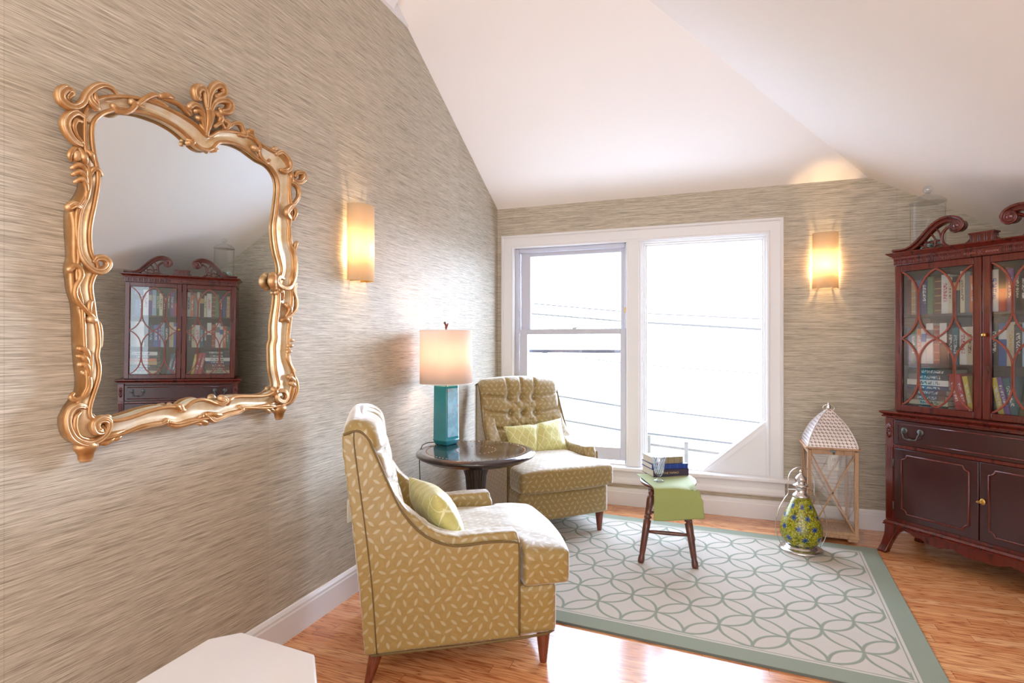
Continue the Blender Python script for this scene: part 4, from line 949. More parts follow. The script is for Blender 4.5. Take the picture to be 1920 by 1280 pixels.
for y, z in ((1.1076-1.552, -.508), (1.8773-1.552, -.486)):
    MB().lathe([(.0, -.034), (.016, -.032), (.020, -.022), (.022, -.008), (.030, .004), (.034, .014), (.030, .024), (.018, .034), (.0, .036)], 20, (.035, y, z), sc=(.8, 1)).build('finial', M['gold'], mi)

# ============================================================ WHITE OCTAGONAL TABLE in the foreground
K = .75/.58
def wt(px, py): return (1.758+(px)*K, py*K)
oc = [(-.929, .600), (-.9315, .825), (-.889, .868), (-.699, .852), (-.621, .765), (-.621, .54), (-.69, .47), (-.86, .47)]
oc = [wt(*p) for p in oc]
ocx = sum(p[0] for p in oc)/8; ocy = sum(p[1] for p in oc)/8
wtb = empty('white_end_table', (ocx, ocy, 0), 0, 'white lacquered end table with clipped corners, cut off at the bottom edge', 'end table')
loc_ = [(x-ocx, y-ocy) for x, y in oc]
MB().poly([(x, y, .528) for x, y in loc_], (0, 0, .022)).build('table_top', M['whitelacquer'], wtb, bevel=.007, seg=4)
MB().poly([(x*.90, y*.90, .05) for x, y in loc_], (0, 0, .478)).build('cabinet_body', M['whitelacquer'], wtb, bevel=.004)
MB().poly([(x*.84, y*.84, 0) for x, y in loc_], (0, 0, .05)).build('plinth', M['whitelacquer'], wtb)

# ============================================================ STOOL
SZ = .455
st = empty('wooden_stool', (1.488, 3.56, .011), R_(4), 'small dark turned-leg wooden stool standing on the rug', 'stool')
top = SZ-.011
MB().lathe([(.0, top-.030), (.80, top-.030), (.93, top-.026), (.985, top-.016), (1.0, top-.008), (.97, top-.001), (.90, top), (0, top)], 64, sc=(.168, .238)).build('seat', M['stoolwood'], st)
lp = [(0, .015), (.01, .0175), (.03, .0165), (.045, .0135), (.06, .0155), (.18, .0185), (.238, .020), (.243, .013), (.248, .013), (.252, .020), (.262, .020), (.266, .013), (.271, .013), (.276, .020), (.285, .018), (.300, .0135), (.315, .018), (.335, .0205), (.36, .0205), (.378, .016), (.384, .011), (.389, .018), (.396, .018), (.402, .012), (.42, .014)]
legs = {}
for sx in (-1, 1):
    for sy in (-1, 1):
        a = Vector((sx*.152, sy*.225, 0)); b = Vector((sx*.088, sy*.155, .42)); legs[(sx, sy)] = (a, b)
        pts = [a.lerp(b, z/.42) for z, r in lp]
        mb = MB().tube(pts, [r*1.1 for z, r in lp], 20); mb.build('leg', M['stoolwood'], st)
def on(l, z): a, b = legs[l]; return a.lerp(b, z/.42)
for p, q in (((-1, -1), (1, -1)), ((-1, 1), (1, 1))):
    A_, B_ = on(p, .175), on(q, .175)
    MB().tube([A_, A_.lerp(B_, .2), A_.lerp(B_, .5), A_.lerp(B_, .8), B_], [.008, .011, .0125, .011, .008], 12).build('stretcher', M['stoolwood'], st)
for sx in (-1, 1):
    A_, B_ = on((sx, -1), .26), on((sx, 1), .26)
    MB().tube([A_, A_.lerp(B_, .5), B_], [.008, .0115, .008], 12).build('stretcher', M['stoolwood'], st)

# napkin: lies diagonally over the top, hangs in front
def napkin():
    n1, n2 = 56, 44; vs = []
    Zt = SZ+.0035
    A0 = Vector((1.292, 3.60)); A1 = Vector((1.430, 3.298))     # left edge: far corner, fold
    B0 = Vector((1.600, 3.70)); B1 = Vector((1.672, 3.355))     # right edge
    for i in range(n1+1):
        f = i/n1
        for j in range(n2+1):
            g = j/n2
            if f <= .62:
                t = f/.62; L = A0.lerp(A1, t); Rr = B0.lerp(B1, t); p = L.lerp(Rr, g); z = Zt+.0015*math.sin(g*9+f*6)
                k = max(0, (t-.86)/.14)
                if k > 0: z -= .006*k*k
            else:
                t = (f-.62)/.38; p = A1.lerp(B1, g)
                p = p+Vector((.022*g+.004, -.012-.004*math.sin(g*7)))*min(1, t*3)*.7+Vector((.012*t*(g*1.4-.2), -.012*t))
                z = Zt-.007-t*(.176-.022*g)-.002*math.sin(g*5)
            # soft pleats near the right-hand rim
            if g > .72:
                q = (g-.72)/.28; w = math.exp(-((f-.60)/.16)**2); z += .006*q*w*math.sin(g*60+f*30)
                p = p+Vector((0.004*math.sin(f*50)*q*w, -.006*q*w))
            if f <= .62 and g > .8:      # droops over the right rim
                p2 = (p-Vector((1.49, 3.56))); e = (p2.x/.168)**2+(p2.y/.238)**2
                if e > 1: z -= min(.05, (e-1)*.05)
            vs.append((p.x-1.49, p.y-3.56, z))
    fs = [(i*(n2+1)+j, (i+1)*(n2+1)+j, (i+1)*(n2+1)+j+1, i*(n2+1)+j+1) for i in range(n1) for j in range(n2)]
    o = MB().add(vs, fs, True).build('napkin', simple('sage_linen', srgb(146, 154, 90), .75, var=.05, nscale=90, sheen=.2), None)
    o.location = (1.49, 3.56, 0)
    m = o.modifiers.new('t', 'SOLIDIFY'); m.thickness = .0022; m.offset = 1
    tag(o, 'sage green cloth napkin hanging over the front of the wooden stool', 'napkin')
napkin()

# ---------------------------------------------------------------- books
def m_cover(name, col, rough=.5): return simple(name, col, rough, var=.08, nscale=40)
paper = None
def m_paper():
    t = NT('page_edges'); c = t.coord(); n = t.noise(t.vmath('MULTIPLY', c, (4, 4, 4)), 30, 2)
    xyz = t.sep(c); w = t.math('SINE', t.math('MULTIPLY', xyz[0], 5200))
    t.bsdf(t.mix(t.math('ADD', .5, t.math('MULTIPLY', w, .3)), srgb(206, 196, 176), srgb(234, 228, 214)), .8); return t.m
paper = m_paper()
def m_spine(name, col, band, style, seed):
    """cover cloth with a title block: object space, x thickness, y depth(spine at -), z height"""
    t = NT(name); c = t.coord(); xyz = t.sep(c)
    n = t.noise(c, 60, 2)
    base = t.mix(n, tuple(x*.9 for x in col[:3])+(1,), tuple(min(1, x*1.08) for x in col[:3])+(1,))
    gz = t.n('ShaderNodeTexCoord').outputs['Generated']; g = t.sep(gz)
    sp_ = t.math('LESS_THAN', g[1], .03)
    if style == 'title':
        z = t.math('MULTIPLY', t.math('GREATER_THAN', g[2], .30), t.math('LESS_THAN', g[2], .80))
        x = t.math('MULTIPLY', t.math('GREATER_THAN', g[0], .25), t.math('LESS_THAN', g[0], .75))
        nn = t.noise(t.comb(t.math('MULTIPLY', xyz[0], 90), seed, t.math('MULTIPLY', xyz[2], 210)), 1, 1)
        k = t.math('MULTIPLY', t.math('MULTIPLY', z, x), t.math('GREATER_THAN', nn, .5))
    elif style == 'bands':
        w = t.math('FRACT', t.math('MULTIPLY', g[2], 5)); k = t.math('LESS_THAN', t.math('ABSOLUTE', t.math('SUBTRACT', w, .5)), .05)
    elif style == 'top':
        k = t.math('GREATER_THAN', g[2], .52)
    else:
        k = t.math('MULTIPLY', t.math('GREATER_THAN', g[2], .62), t.math('LESS_THAN', g[2], .84))
    k = t.math('MULTIPLY', k, sp_)
    t.bsdf(t.mix(k, base, band), .42, spec=.4); return t.m
def book(loc, T, D, H, mat, rot=None, lay=False, label='', group=None):
    """closed book; local x = thickness, y = depth with the spine at y=0, z = height, standing on z=0"""
    root = empty('book', loc, 0); root.rotation_mode = 'XYZ'
    if rot: root.rotation_euler = rot
    c = .0022
    mb = MB(); mb.box((0, 0, 0), (c, D, H)); mb.box((T-c, 0, 0), (T, D, H)); mb.box((0, -.001, 0), (T, c, H))
    mb.build('cover', mat, root)
    MB().box((c, c, .003), (T-c, D-.004, H-.003)).build('pages', paper, root)
    return tag(root, label, 'book', group)
def lying(ox, oy, z, ang, T, W_, L, mat, label, group, deep=0):
    # spine faces (local) front, lies flat: book height along L, thickness vertical
    Rm = Matrix.Rotation(ang, 3, 'Z') @ Matrix(((0, 0, 1), (0, 1, 0), (-1, 0, 0)))   # x->-z, y->y, z->x
    b = book((ox, oy, z+T), T, W_, L, mat, Rm.to_euler(), False, label, group); return b
ba = R_(31)
z = SZ+.0052
c1 = m_spine('slate_cloth', srgb(66, 56, 76), srgb(66, 56, 76), 'none', 1)
b1 = lying(1.402, 3.549, z, ba, .044, .168, .236, c1, 'thick slate hardcover with a gold title, lowest of the three books on the stool', 'books stacked on the stool'); z += .0445
lying(1.392, 3.560, z, R_(29), .030, .160, .238, m_spine('royal_blue_cloth', srgb(34, 62, 138), srgb(60, 92, 160), 'bands', 2), 'royal blue hardcover in the middle of the stack on the stool', 'books stacked on the stool'); z += .0305
lying(1.398, 3.572, z, R_(33), .040, .150, .205, m_spine('khaki_cloth', srgb(152, 140, 112), srgb(120, 104, 78), 'bands', 3), 'khaki hardcover on top of the stack on the stool', 'books stacked on the stool')
# gold title on the lowest book
fc = bpy.data.curves.new('title_text', 'FONT'); fc.body = 'THE TAMACI'; fc.size = .0175; fc.extrude = .0003; fc.align_x = 'CENTER'; fc.align_y = 'CENTER'
fo = bpy.data.objects.new('t', fc); C.objects.link(fo)
me = bpy.data.meshes.new_from_object(fo.evaluated_get(bpy.context.evaluated_depsgraph_get())); bpy.data.objects.remove(fo)
to = link('title_lettering', me, b1, simple('gold_foil', srgb(226, 196, 140), .35, .5))
# spine plane: book-local y=-.001, reading along local z, letter-up = -x
to.matrix_local = Matrix(((0, -1, 0, .022), (0, 0, -1, -.0014), (1, 0, 0, .118), (0, 0, 0, 1)))
# ---------------------------------------------------------------- goblet
gl = empty('cut_glass_goblet', (1.443, 3.462, SZ+.0055), 0, 'clear cut-glass goblet standing on the green napkin', 'goblet')
M['crystal'] = m_pane('crystal', (.93, .96, .98, 1), 2.3, .04)
M['frost'] = simple('cut_crystal_facets', (.82, .86, .92, 1), .15, spec=.9)
pr = [(.0, .0), (.030, .0), (.032, .003), (.028, .007), (.012, .013), (.008, .022), (.010, .030), (.020, .040), (.028, .060), (.034, .090), (.038, .120), (.040, .150), (.0385, .151), (.036, .120), (.032, .090), (.026, .062), (.016, .046), (.0, .042)]
n = 48; vs = []
for i, (r, z) in enumerate(pr):
    for k in range(n):
        q = r
        if 7 <= i <= 10: q = r*(1+.018*(1 if (k//2+i) % 2 else -1))
        vs.append((q*math.cos(2*PI*k/n), q*math.sin(2*PI*k/n), z))
gm_ = MB().add(vs, [(i*n+k, i*n+(k+1) % n, (i+1)*n+(k+1) % n, (i+1)*n+k) for i in range(len(pr)-1) for k in range(n)], True)
gm_.build('goblet_body', M['crystal'], gl)
cut = MB()
for row in range(4):
    z0 = .048+row*.022; r0 = .0245+row*.0032
    for k in range(14):
        a = 2*PI*(k+.5*(row % 2))/14
        for s_ in (-1, 1):
            a2 = a+s_*PI/14; cut.tube([(r0*math.cos(a), r0*math.sin(a), z0), ((r0+.0032)*math.cos(a2), (r0+.0032)*math.sin(a2), z0+.022)], .0011, 5)
cut.build('cut_pattern', M['frost'], gl)

# ============================================================ MOSAIC LANTERN
ml = empty('mosaic_lantern', (2.262, 3.872, .011), 0, 'pear-shaped green mosaic glass lantern with blue flowers and wire handle', 'lantern')
def m_mosaic():
    t = NT('mosaic_glass'); c = t.coord()
    v = t.n('ShaderNodeTexVoronoi', feature='F1'); v.inputs['Scale'].default_value = 115; t.l(c, v.inputs['Vector'])
    ve = t.n('ShaderNodeTexVoronoi', feature='DISTANCE_TO_EDGE'); ve.inputs['Scale'].default_value = 115; t.l(c, ve.inputs['Vector'])
    wn = t.n('ShaderNodeTexWhiteNoise'); t.l(v.outputs['Position'], wn.inputs['Vector'])
    col = t.ramp(wn.outputs[0], [(0, srgb(120, 118, 10)), (.35, srgb(176, 168, 20)), (.6, srgb(206, 196, 36)), (.8, srgb(150, 176, 40)), (1, srgb(226, 214, 90))])
    # blue daisies on a cylindrical lattice
    xyz = t.sep(c); an = t.math('ARCTAN2', xyz[1], xyz[0])
    zz = t.math('DIVIDE', xyz[2], .062); row = t.math('FLOOR', zz)
    au = t.math('ADD', t.math('DIVIDE', an, .80), t.math('MULTIPLY', row, .38)); 
    du = t.math('MULTIPLY', t.math('SUBTRACT', t.math('FRACT', au), .5), .80*.10); dv = t.math('MULTIPLY', t.math('SUBTRACT', t.math('FRACT', zz), .5), .062)
    rad = t.math('SQRT', t.math('ADD', t.math('MULTIPLY', du, du), t.math('MULTIPLY', dv, dv)))
    pet = t.math('COSINE', t.math('MULTIPLY', t.math('ARCTAN2', dv, du), 7))
    fl = t.math('LESS_THAN', rad, t.math('ADD', .0135, t.math('MULTIPLY', pet, .005)))
    ctr = t.math('LESS_THAN', rad, .003)
    col = t.mix(fl, col, srgb(24, 84, 170)); col = t.mix(ctr, col, srgb(20, 24, 60))
    grout = t.math('LESS_THAN', ve.outputs[0], .045)
    col = t.mix(grout, col, srgb(38, 34, 14))
    b = t.bsdf(col, .12, normal=t.bump(ve.outputs[0], .5, .003), spec=.7, coat=.5)
    tl_ = t.n('ShaderNodeBsdfTranslucent'); t.l(col, tl_.inputs[0]); ms = t.n('ShaderNodeMixShader'); ms.inputs[0].default_value = .3
    t.l(b.outputs[0], ms.inputs[1]); t.l(tl_.outputs[0], ms.inputs[2]); t.l(ms.outputs[0], t.out.inputs[0]); return t.m
MB().lathe([(.060, .030), (.086, .042), (.108, .068), (.119, .10), (.120, .13), (.114, .165), (.098, .21), (.078, .255), (.058, .30), (.046, .330)], 64).build('glass_body', m_mosaic(), ml)
MB().lathe([(.122, 0), (.126, .004), (.120, .012), (.104, .018), (.092, .024), (.090, .034), (.06, .036), (0, .036)], 64).build('base', M['silver'], ml)
MB().lathe([(.049, .326), (.050, .334), (.046, .342), (.036, .350), (.030, .358), (.030, .385), (.033, .387), (.045, .395), (.046, .400), (.036, .406), (.026, .412), (.024, .424), (.034, .432), (.032, .444), (.022, .458), (.010, .468), (.006, .474), (.009, .480), (.009, .486), (.004, .492), (.001, .493)], 40).build('cap', M['silver'], ml)
hd = [(-.112, 0, .02), (-.138, 0, .07), (-.150, 0, .13), (-.146, 0, .19), (-.125, 0, .26), (-.092, 0, .32), (-.077, 0, .345), (-.077, 0, .41), (-.070, 0, .46), (-.045, 0, .495), (0, 0, .51)]
hd = hd+[(-x, y, z) for x, y, z in hd[:-1]][::-1]
h_ = MB().tube(catmull(hd, 5), .0026, 8); h_.tube([(-.077, 0, .37), (.077, 0, .37)], .002, 6)
h_.build('handle', M['silver'], ml, rot=(0, 0, R_(12)))

# ============================================================ TALL LANTERN
tn = empty('tall_lantern', (2.478, 4.256, .011), R_(0), 'tall wooden lantern with crossed glass sides and pierced metal roof', 'lantern')
h = .135; LH = .60
for sx in (-1, 1):
    for sy in (-1, 1):
        MB().box((sx*h-.011 if sx < 0 else sx*h-.011, sy*h-.011, .03), (sx*h+.011, sy*h+.011, LH-.02)).build('post', M['lanternwood'], tn, bevel=.002)
MB().box((-h-.014, -h-.014, .018), (h+.014, h+.014, .04)).build('floor_tray', M['lanternwood'], tn, bevel=.003)
for sx in (-1, 1):
    for sy in (-1, 1): MB().box((sx*(h-.02)-.03, sy*(h-.02)-.03, 0), (sx*(h-.02)+.03, sy*(h-.02)+.03, .019)).build('foot', M['lanternwood'], tn, bevel=.004)
MB().box((-h-.026, -h-.026, LH-.012), (h+.026, h+.026, LH)).build('top_board', M['lanternwood'], tn, bevel=.003)
for k in range(4):
    Mr = Matrix.Rotation(k*PI/2, 4, 'Z')
    def bx(a, b): return MB().box(a, b, M4=Mr)
    so = bx((-h+.011, -h-.008, LH-.045), (h-.011, -h+.008, LH-.012)).build('top_rail', M['lanternwood'], tn, bevel=.002)
    bx((-h+.011, -h-.008, .04), (h-.011, -h+.008, .058)).build('bottom_rail', M['lanternwood'], tn, bevel=.002)
    P0, P1 = Mr @ Vector((-h+.012, -h-.003, .06)), Mr @ Vector((h-.012, -h-.003, LH-.047))
    Q0, Q1 = Mr @ Vector((h-.012, -h-.003, .06)), Mr @ Vector((-h+.012, -h-.003, LH-.047))
    upv = Mr @ Vector((0, -1, 0))
    MB().bar(P0, P1, .009, .007, upv).bar(Q0, Q1, .009, .007, upv).build('cross_bars', M['lanternwood'], so)
    bx((-h+.011, -h+.004, .05), (h-.011, -h+.006, LH-.03)).build('glass_pane', M['pane'], so)
MB().box((-.018, -h-.014, LH-.028), (.018, -h-.008, LH-.016)).lathe([(.006, -.012), (.006, 0)], 10, (.004, -h-.012, LH-.028)).build('latch', M['pewter'], tn)
# fretwork roof (ogee pyramid)
def m_fret():
    t = NT('pierced_white_metal'); c = t.coord(); xyz = t.sep(c)
    u = t.math('MULTIPLY', t.math('ADD', xyz[0], xyz[1]), 44); v = t.math('MULTIPLY', xyz[2], 50)
    a = t.math('SUBTRACT', t.math('FRACT', u), .5); b = t.math('SUBTRACT', t.math('FRACT', v), .5)
    r = t.math('SQRT', t.math('ADD', t.math('MULTIPLY', a, a), t.math('MULTIPLY', b, b)))
    pet = t.math('COSINE', t.math('MULTIPLY', t.math('ARCTAN2', b, a), 4))
    hole = t.math('MULTIPLY', t.math('LESS_THAN', r, t.math('ADD', .27, t.math('MULTIPLY', pet, .12))), t.math('GREATER_THAN', r, .10))
    edge = t.math('LESS_THAN', t.math('ABSOLUTE', t.math('SUBTRACT', t.math('ABSOLUTE', xyz[0]), t.math('ABSOLUTE', xyz[1]))), .004)
    hole = t.math('MULTIPLY', hole, t.math('SUBTRACT', 1, edge))
    p = t.n('ShaderNodeBsdfPrincipled'); p.inputs['Base Color'].default_value = srgb(214, 204, 200); p.inputs['Roughness'].default_value = .4; p.inputs['Metallic'].default_value = .3
    nz = t.bump(t.math('SUBTRACT', 1, hole), .4, .002); t.l(nz, p.inputs['Normal'])
    tr = t.n('ShaderNodeBsdfTransparent'); ms = t.n('ShaderNodeMixShader'); t.l(hole, ms.inputs[0]); t.l(p.outputs[0], ms.inputs[1]); t.l(tr.outputs[0], ms.inputs[2])
    t.l(ms.outputs[0], t.out.inputs[0]); return t.m
fret = m_fret()
prof = [(.146, 0), (.143, .012), (.134, .045), (.118, .085), (.096, .13), (.068, .17), (.042, .20), (.022, .222), (.008, .236)]
vs = []
for r, z in prof: vs += [(-r, -r, LH+z), (r, -r, LH+z), (r, r, LH+z), (-r, r, LH+z)]
roof = MB().add(vs, [(i*4+k, i*4+(k+1) % 4, (i+1)*4+(k+1) % 4, (i+1)*4+k) for i in range(len(prof)-1) for k in range(4)]).build('pierced_roof', fret, tn)
rm = MB()
for k in range(4):
    cx_, cy_ = ((-1, -1), (1, -1), (1, 1), (-1, 1))[k]
    rm.tube([(cx_*r, cy_*r, LH+z) for r, z in prof], .003, 8)
rm.build('roof_ribs', simple('white_metal', srgb(216, 208, 204), .35, .4), roof)
MB().lathe([(.001, .282), (.004, .278), (.006, .268), (.011, .258), (.010, .250), (.013, .244), (.010, .236), (.008, .232)], 16, (0, 0, LH)).build('finial', M['silver'], tn)
MB().tube([(.0, .030*math.cos(a), LH+.246+.024*math.sin(a)) if False else (.034*math.cos(a), 0, LH+.244+.022*math.sin(a)) for a in [2*PI*k/28 for k in range(28)]], .0022, 8, closed=True).build('ring', M['silver'], tn)
# ============================================================ CHINA CABINET (local x along its front, y towards its back)
CB = empty('china_cabinet', (2.742, 4.047, 0), R_(-45), 'tall red mahogany china cabinet with glazed doors and scrolled pediment', 'cabinet')
MA, MX = M['mahogany'], M['mahogany_x']
WD, DP = 1.0, .385
# lower case as a shell round drawer and doors
lc = MB()
lc.box((0.012, .012, .20), (.06, DP, .835)); lc.box((WD-.06, .012, .20), (WD-.012, DP, .835)); lc.box((.06, DP-.015, .20), (WD-.06, DP, .835))
lc.box((.06, .02, .195), (WD-.06, DP, .22)); lc.box((.06, .012, .652), (WD-.06, DP-.015, .672)); lc.box((.06, .016, .822), (WD-.06, DP-.015, .836))
lc.build('lower_case', MA, CB, bevel=.002)
# ledge between the two cases
lp_ = [(0, 0), (.012, .004), (.012, .010), (.004, .016), (.016, .024), (.022, .030), (.022, .036), (.012, .040), (-.05, .040), (-.05, 0)]
MB().sweep([(WD-.005, DP, .834), (WD-.005, .005, .834), (.005, .005, .834), (.005, DP, .834)][::-1], [(a, b) for a, b in lp_], (0, 0, 1)).box((.03, .03, .836), (WD-.03, DP, .872)).build('ledge', MA, CB)
# base moulding
bp = [(-.03, 0), (.010, 0), (.012, .006), (.006, .010), (.010, .016), (.004, .022), (.0, .028), (-.03, .028)]
MB().sweep([(0.008, DP, .172), (0.008, .008, .172), (WD-.008, .008, .172), (WD-.008, DP, .172)], bp, (0, 0, 1)).build('base_moulding', MA, CB)
# scalloped apron
def scall(x):  # 0..1 across
    q = abs(x-.5)*2
    pts = [(0, .112), (.12, .108), (.22, .118), (.30, .132), (.34, .126), (.46, .112), (.58, .120), (.68, .138), (.72, .134), (.80, .150), (.86, .156), (.92, .140), (.97, .11), (1, .08)]
    for (a, za), (b, zb) in zip(pts, pts[1:]):
        if q <= b: t = (q-a)/(b-a); t = t*t*(3-2*t); return za+(zb-za)*t
    return .08
xs = [.05+.90*i/90 for i in range(91)]
low = [(x, .018, scall((x-.05)/.90)) for x in xs]
MB().poly([(.05, .018, .175)]+low+[(.95, .018, .175)], (0, .016, 0)).build('scalloped_apron', MA, CB)
# splayed bracket feet
for sx in (0, 1):
    for sy in (0, 1):
        secs = [(.0, -.022, .026), (.012, -.026, .026), (.02, -.020, .030), (.06, -.008, .040), (.11, .002, .058), (.15, .004, .085), (.175, .004, .10)]
        vs = []
        for z, a, b in secs:
            x0, x1 = (a, b) if sx == 0 else (WD-b, WD-a); bb_ = min(b, .06)
            y0, y1 = (a, bb_) if sy == 0 else (DP-bb_, DP-a if z < .1 else DP)
            if sy == 1: y1 = min(y1, DP+.004)
            vs += [(x0, y0, z), (x1, y0, z), (x1, y1, z), (x0, y1, z)]
        MB().add(vs, [(i*4+k, i*4+(k+1) % 4, (i+1)*4+(k+1) % 4, (i+1)*4+k) for i in range(len(secs)-1) for k in range(4)]+[(3, 2, 1, 0), tuple(len(vs)-4+k for k in range(4))]).build('foot', MA, CB, bevel=.004)
# fluted stiles with rosette
for sx in (0, 1):
    x0 = .012 if sx == 0 else WD-.056
    f = MB()
    f.box((x0, .004, .205), (x0+.044, .014, .67)); f.box((x0, .004, .676), (x0+.044, .014, .832))
    for k in range(4): f.tube([(x0+.008+k*.0093, .004, .215), (x0+.008+k*.0093, .004, .655)], .0032, 8)
    so = f.build('fluted_stile', MA, CB)
    r = MB()
    for k in range(14):
        a = 2*PI*k/14; r.tube([(x0+.022+.004*math.cos(a), .003, .755+.006*math.sin(a)), (x0+.022+.016*math.cos(a), .002, .755+.046*math.sin(a))], [.0015, .0045], 6)
    r.ball((x0+.022, .002, .755), .006, 10, (1, .6, 1)); r.build('rosette', MA, so)
# drawer
dr = MB().box((.062, .006, .674), (WD-.062, .022, .820)).build('drawer', MX, CB, bevel=.003)
path = [(.085, .006, .695), (WD-.085, .006, .695), (WD-.085, .006, .800), (.085, .006, .800)]
MB().tube(path, .004, 6, closed=True).build('drawer_moulding', MA, dr)
def bail(x, par):
    h = MB()
    for s_ in (-1, 1):
        h.lathe([(.0, 0), (.010, .001), (.016, .003), (.019, .006), (.019, .008), (0, .009)], 18)
    hb = MB()
    for s_ in (-1, 1):
        for k in range(18): pass
        hb.ball((x+s_*.044, .004, .765), .018, 18, (1, .28, 1)); hb.ball((x+s_*.044, -.004, .765), .008, 12, (1, 1, 1))
    hb.tube(catmull([(x-.044, -.010, .765), (x-.047, -.016, .755), (x-.040, -.020, .742), (x-.036, -.020, .726), (x-.022, -.020, .717), (x, -.022, .719), (x+.022, -.020, .717), (x+.036, -.020, .726), (x+.040, -.020, .742), (x+.047, -.016, .755), (x+.044, -.010, .765)], 5), [.003]*51, 8)
    hb.ball((x, -.022, .718), .0055, 10, (1.8, 1, 1))
    hb.build('bail_handle', M['pewter'], par)
bail(.165, dr); bail(WD-.165, dr)
# lower doors with notched raised mouldings
def notched(x0, x1, z0, z1, r, y):
    P = []
    for cx_, cz_, a0, a1 in ((x0, z0, 90, 0), (x1, z0, 180, 90), (x1, z1, 270, 180), (x0, z1, 360, 270)):
        for k in range(9):
            a = R_(a0+(a1-a0)*k/8); P.append((cx_+r*math.cos(a), y, cz_+r*math.sin(a)))
    return P
for x0, x1, side in ((.060, .499, 0), (.501, .940, 1)):
    d = MB().box((x0+.001, .006, .222), (x1-.001, .022, .650)).build('lower_door', MX, CB, bevel=.003)
    MB().tube(notched(x0+.045, x1-.045, .262, .615, .028, .005), .0048, 8, closed=True).build('panel_moulding', MA, d)
    if side == 1:
        kk = MB().ball((x0+.018, .0, .44), .014, 14, (1, .35, 1.2)).build('escutcheon', M['brass'], d)
        MB().tube([(x0+.018, .0, .44), (x0+.018, -.02, .44)], .0025, 8).tube([(x0+.018+.009*math.cos(a)-.006, -.022+.006*math.cos(a), .44+.004*math.sin(a)) for a in [2*PI*k/16 for k in range(16)]], .0018, 6, closed=True).build('key', M['brass'], d)
    for zz in (.30, .56):
        xx = x0-.003 if side == 0 else x1+.003
        MB().tube([(xx, .004, zz-.022), (xx, .004, zz+.022)], .0035, 8).build('hinge', M['pewter'], d)
# upper case
UX0, UX1, UY, UZ0, UZ1 = .045, .955, .035, .873, 1.765
uc = MB()
uc.box((UX0, UY+.022, UZ0), (UX0+.02, DP-.02, UZ1)); uc.box((UX1-.02, UY+.022, UZ0), (UX1, DP-.02, UZ1)); uc.box((UX0, UY+.022, UZ1-.02), (UX1, DP-.02, UZ1)); uc.box((UX0, UY+.022, UZ0), (UX1, DP-.02, UZ0+.015))
uc.build('upper_case', MA, CB)
MB().box((UX0, DP-.02, UZ0), (UX1, DP-.008, UZ1)).build('back_board', M['caseint'], CB)
MB().box((UX0+.02, UY+.06, UZ0+.015), (UX0+.024, DP-.02, UZ1-.02)).box((UX1-.024, UY+.06, UZ0+.015), (UX1-.02, DP-.02, UZ1-.02)).build('case_lining', M['caseint'], CB)
for z_ in (1.168, 1.462):
    MB().box((UX0+.024, UY+.055, z_-.016), (UX1-.024, DP-.02, z_)).build('shelf', M['caseint'], CB)
# glazed doors
for x0, x1, side in ((UX0+.002, .498, 0), (.502, UX1-.002, 1)):
    z0, z1 = UZ0+.004, UZ1-.003; w = .038
    d = MB()
    d.box((x0, UY, z0), (x0+w, UY+.02, z1)); d.box((x1-w, UY, z0), (x1, UY+.02, z1)); d.box((x0+w, UY, z0), (x1-w, UY+.02, z0+w)); d.box((x0+w, UY, z1-w), (x1-w, UY+.02, z1))
    dd = d.build('glazed_door', MA, CB, bevel=.003)
    gx0, gx1, gz0, gz1 = x0+w, x1-w, z0+w, z1-w
    MB().tube([(gx0, UY+.002, gz0), (gx1, UY+.002, gz0), (gx1, UY+.002, gz1), (gx0, UY+.002, gz1)], .004, 8, closed=True).build('door_bead', MA, dd)
    MB().box((gx0-.003, UY+.0105, gz0-.003), (gx1+.003, UY+.0125, gz1+.003)).build('glass_pane', M['cabpane'], dd)
    mu = MB(); gw, gh = gx1-gx0, gz1-gz0
    for xj in (.25, .75):
        for s_ in (-1, 1):
            pts = []
            N = 60
            for k in range(N+1):
                v = k/N
                # distance from the straight joins (at v .18-.32 and .68-.82)
                if v < .20: q = (.20-v)/.20
                elif v < .31: q = 0
                elif v < .5: q = (v-.31)/.19
                elif v < .69: q = (.69-v)/.19
                elif v < .80: q = 0
                else: q = (v-.80)/.20
                off = .25*(1-math.sqrt(max(0, 1-(q*.93)**2)))/(1-math.sqrt(1-.93**2))
                pts.append((gx0+gw*(xj+s_*(off+.004)), UY+.006, gz0+gh*v))
            for a, b in zip(pts, pts[1:]): mu.bar(a, b, .0085, .009, (0, 1, 0))
    mu.build('glazing_bars', M['muntin'], dd)
    if side == 1:
        MB().lathe([(.004, 0), (.005, .012), (.011, .016), (.012, .022), (.008, .027), (0, .028)], 16).build('knob', M['brass'], dd, loc=(x0+.016, UY, 1.335), rot=(PI/2, 0, 0))
    else:
        pass
# frieze with reeding and carved tablet
fz = MB().box((UX0-.004, UY-.004, UZ1), (UX1+.004, DP-.02, 1.806)).build('frieze', MA, CB, bevel=.002)
for xa, xb in ((UX0, .405), (.593, UX1-.003)):
    rd = MB(); x = xa
    while x < xb-.004:
        ph = int((x-xa)/.0085) % 5
        if ph != 4: rd.tube([(x+.004, UY-.004, UZ1+.006), (x+.004, UY-.004, 1.800)], .0026, 6)
        else: rd.box((x, UY-.006, UZ1+.004), (x+.008, UY-.003, 1.802))
        x += .0085
    rd.build('reeding', MA, fz)
tb_ = MB(); tb_.box((.408, UY-.008, UZ1+.002), (.592, UY-.003, 1.804)); 
cv = MB(); cv.ball((.5, UY-.010, 1.785), .006, 10)
for k in range(6):
    a = 2*PI*k/6; cv.ball((.5+.011*math.cos(a), UY-.009, 1.785+.009*math.sin(a)), .0045, 8)
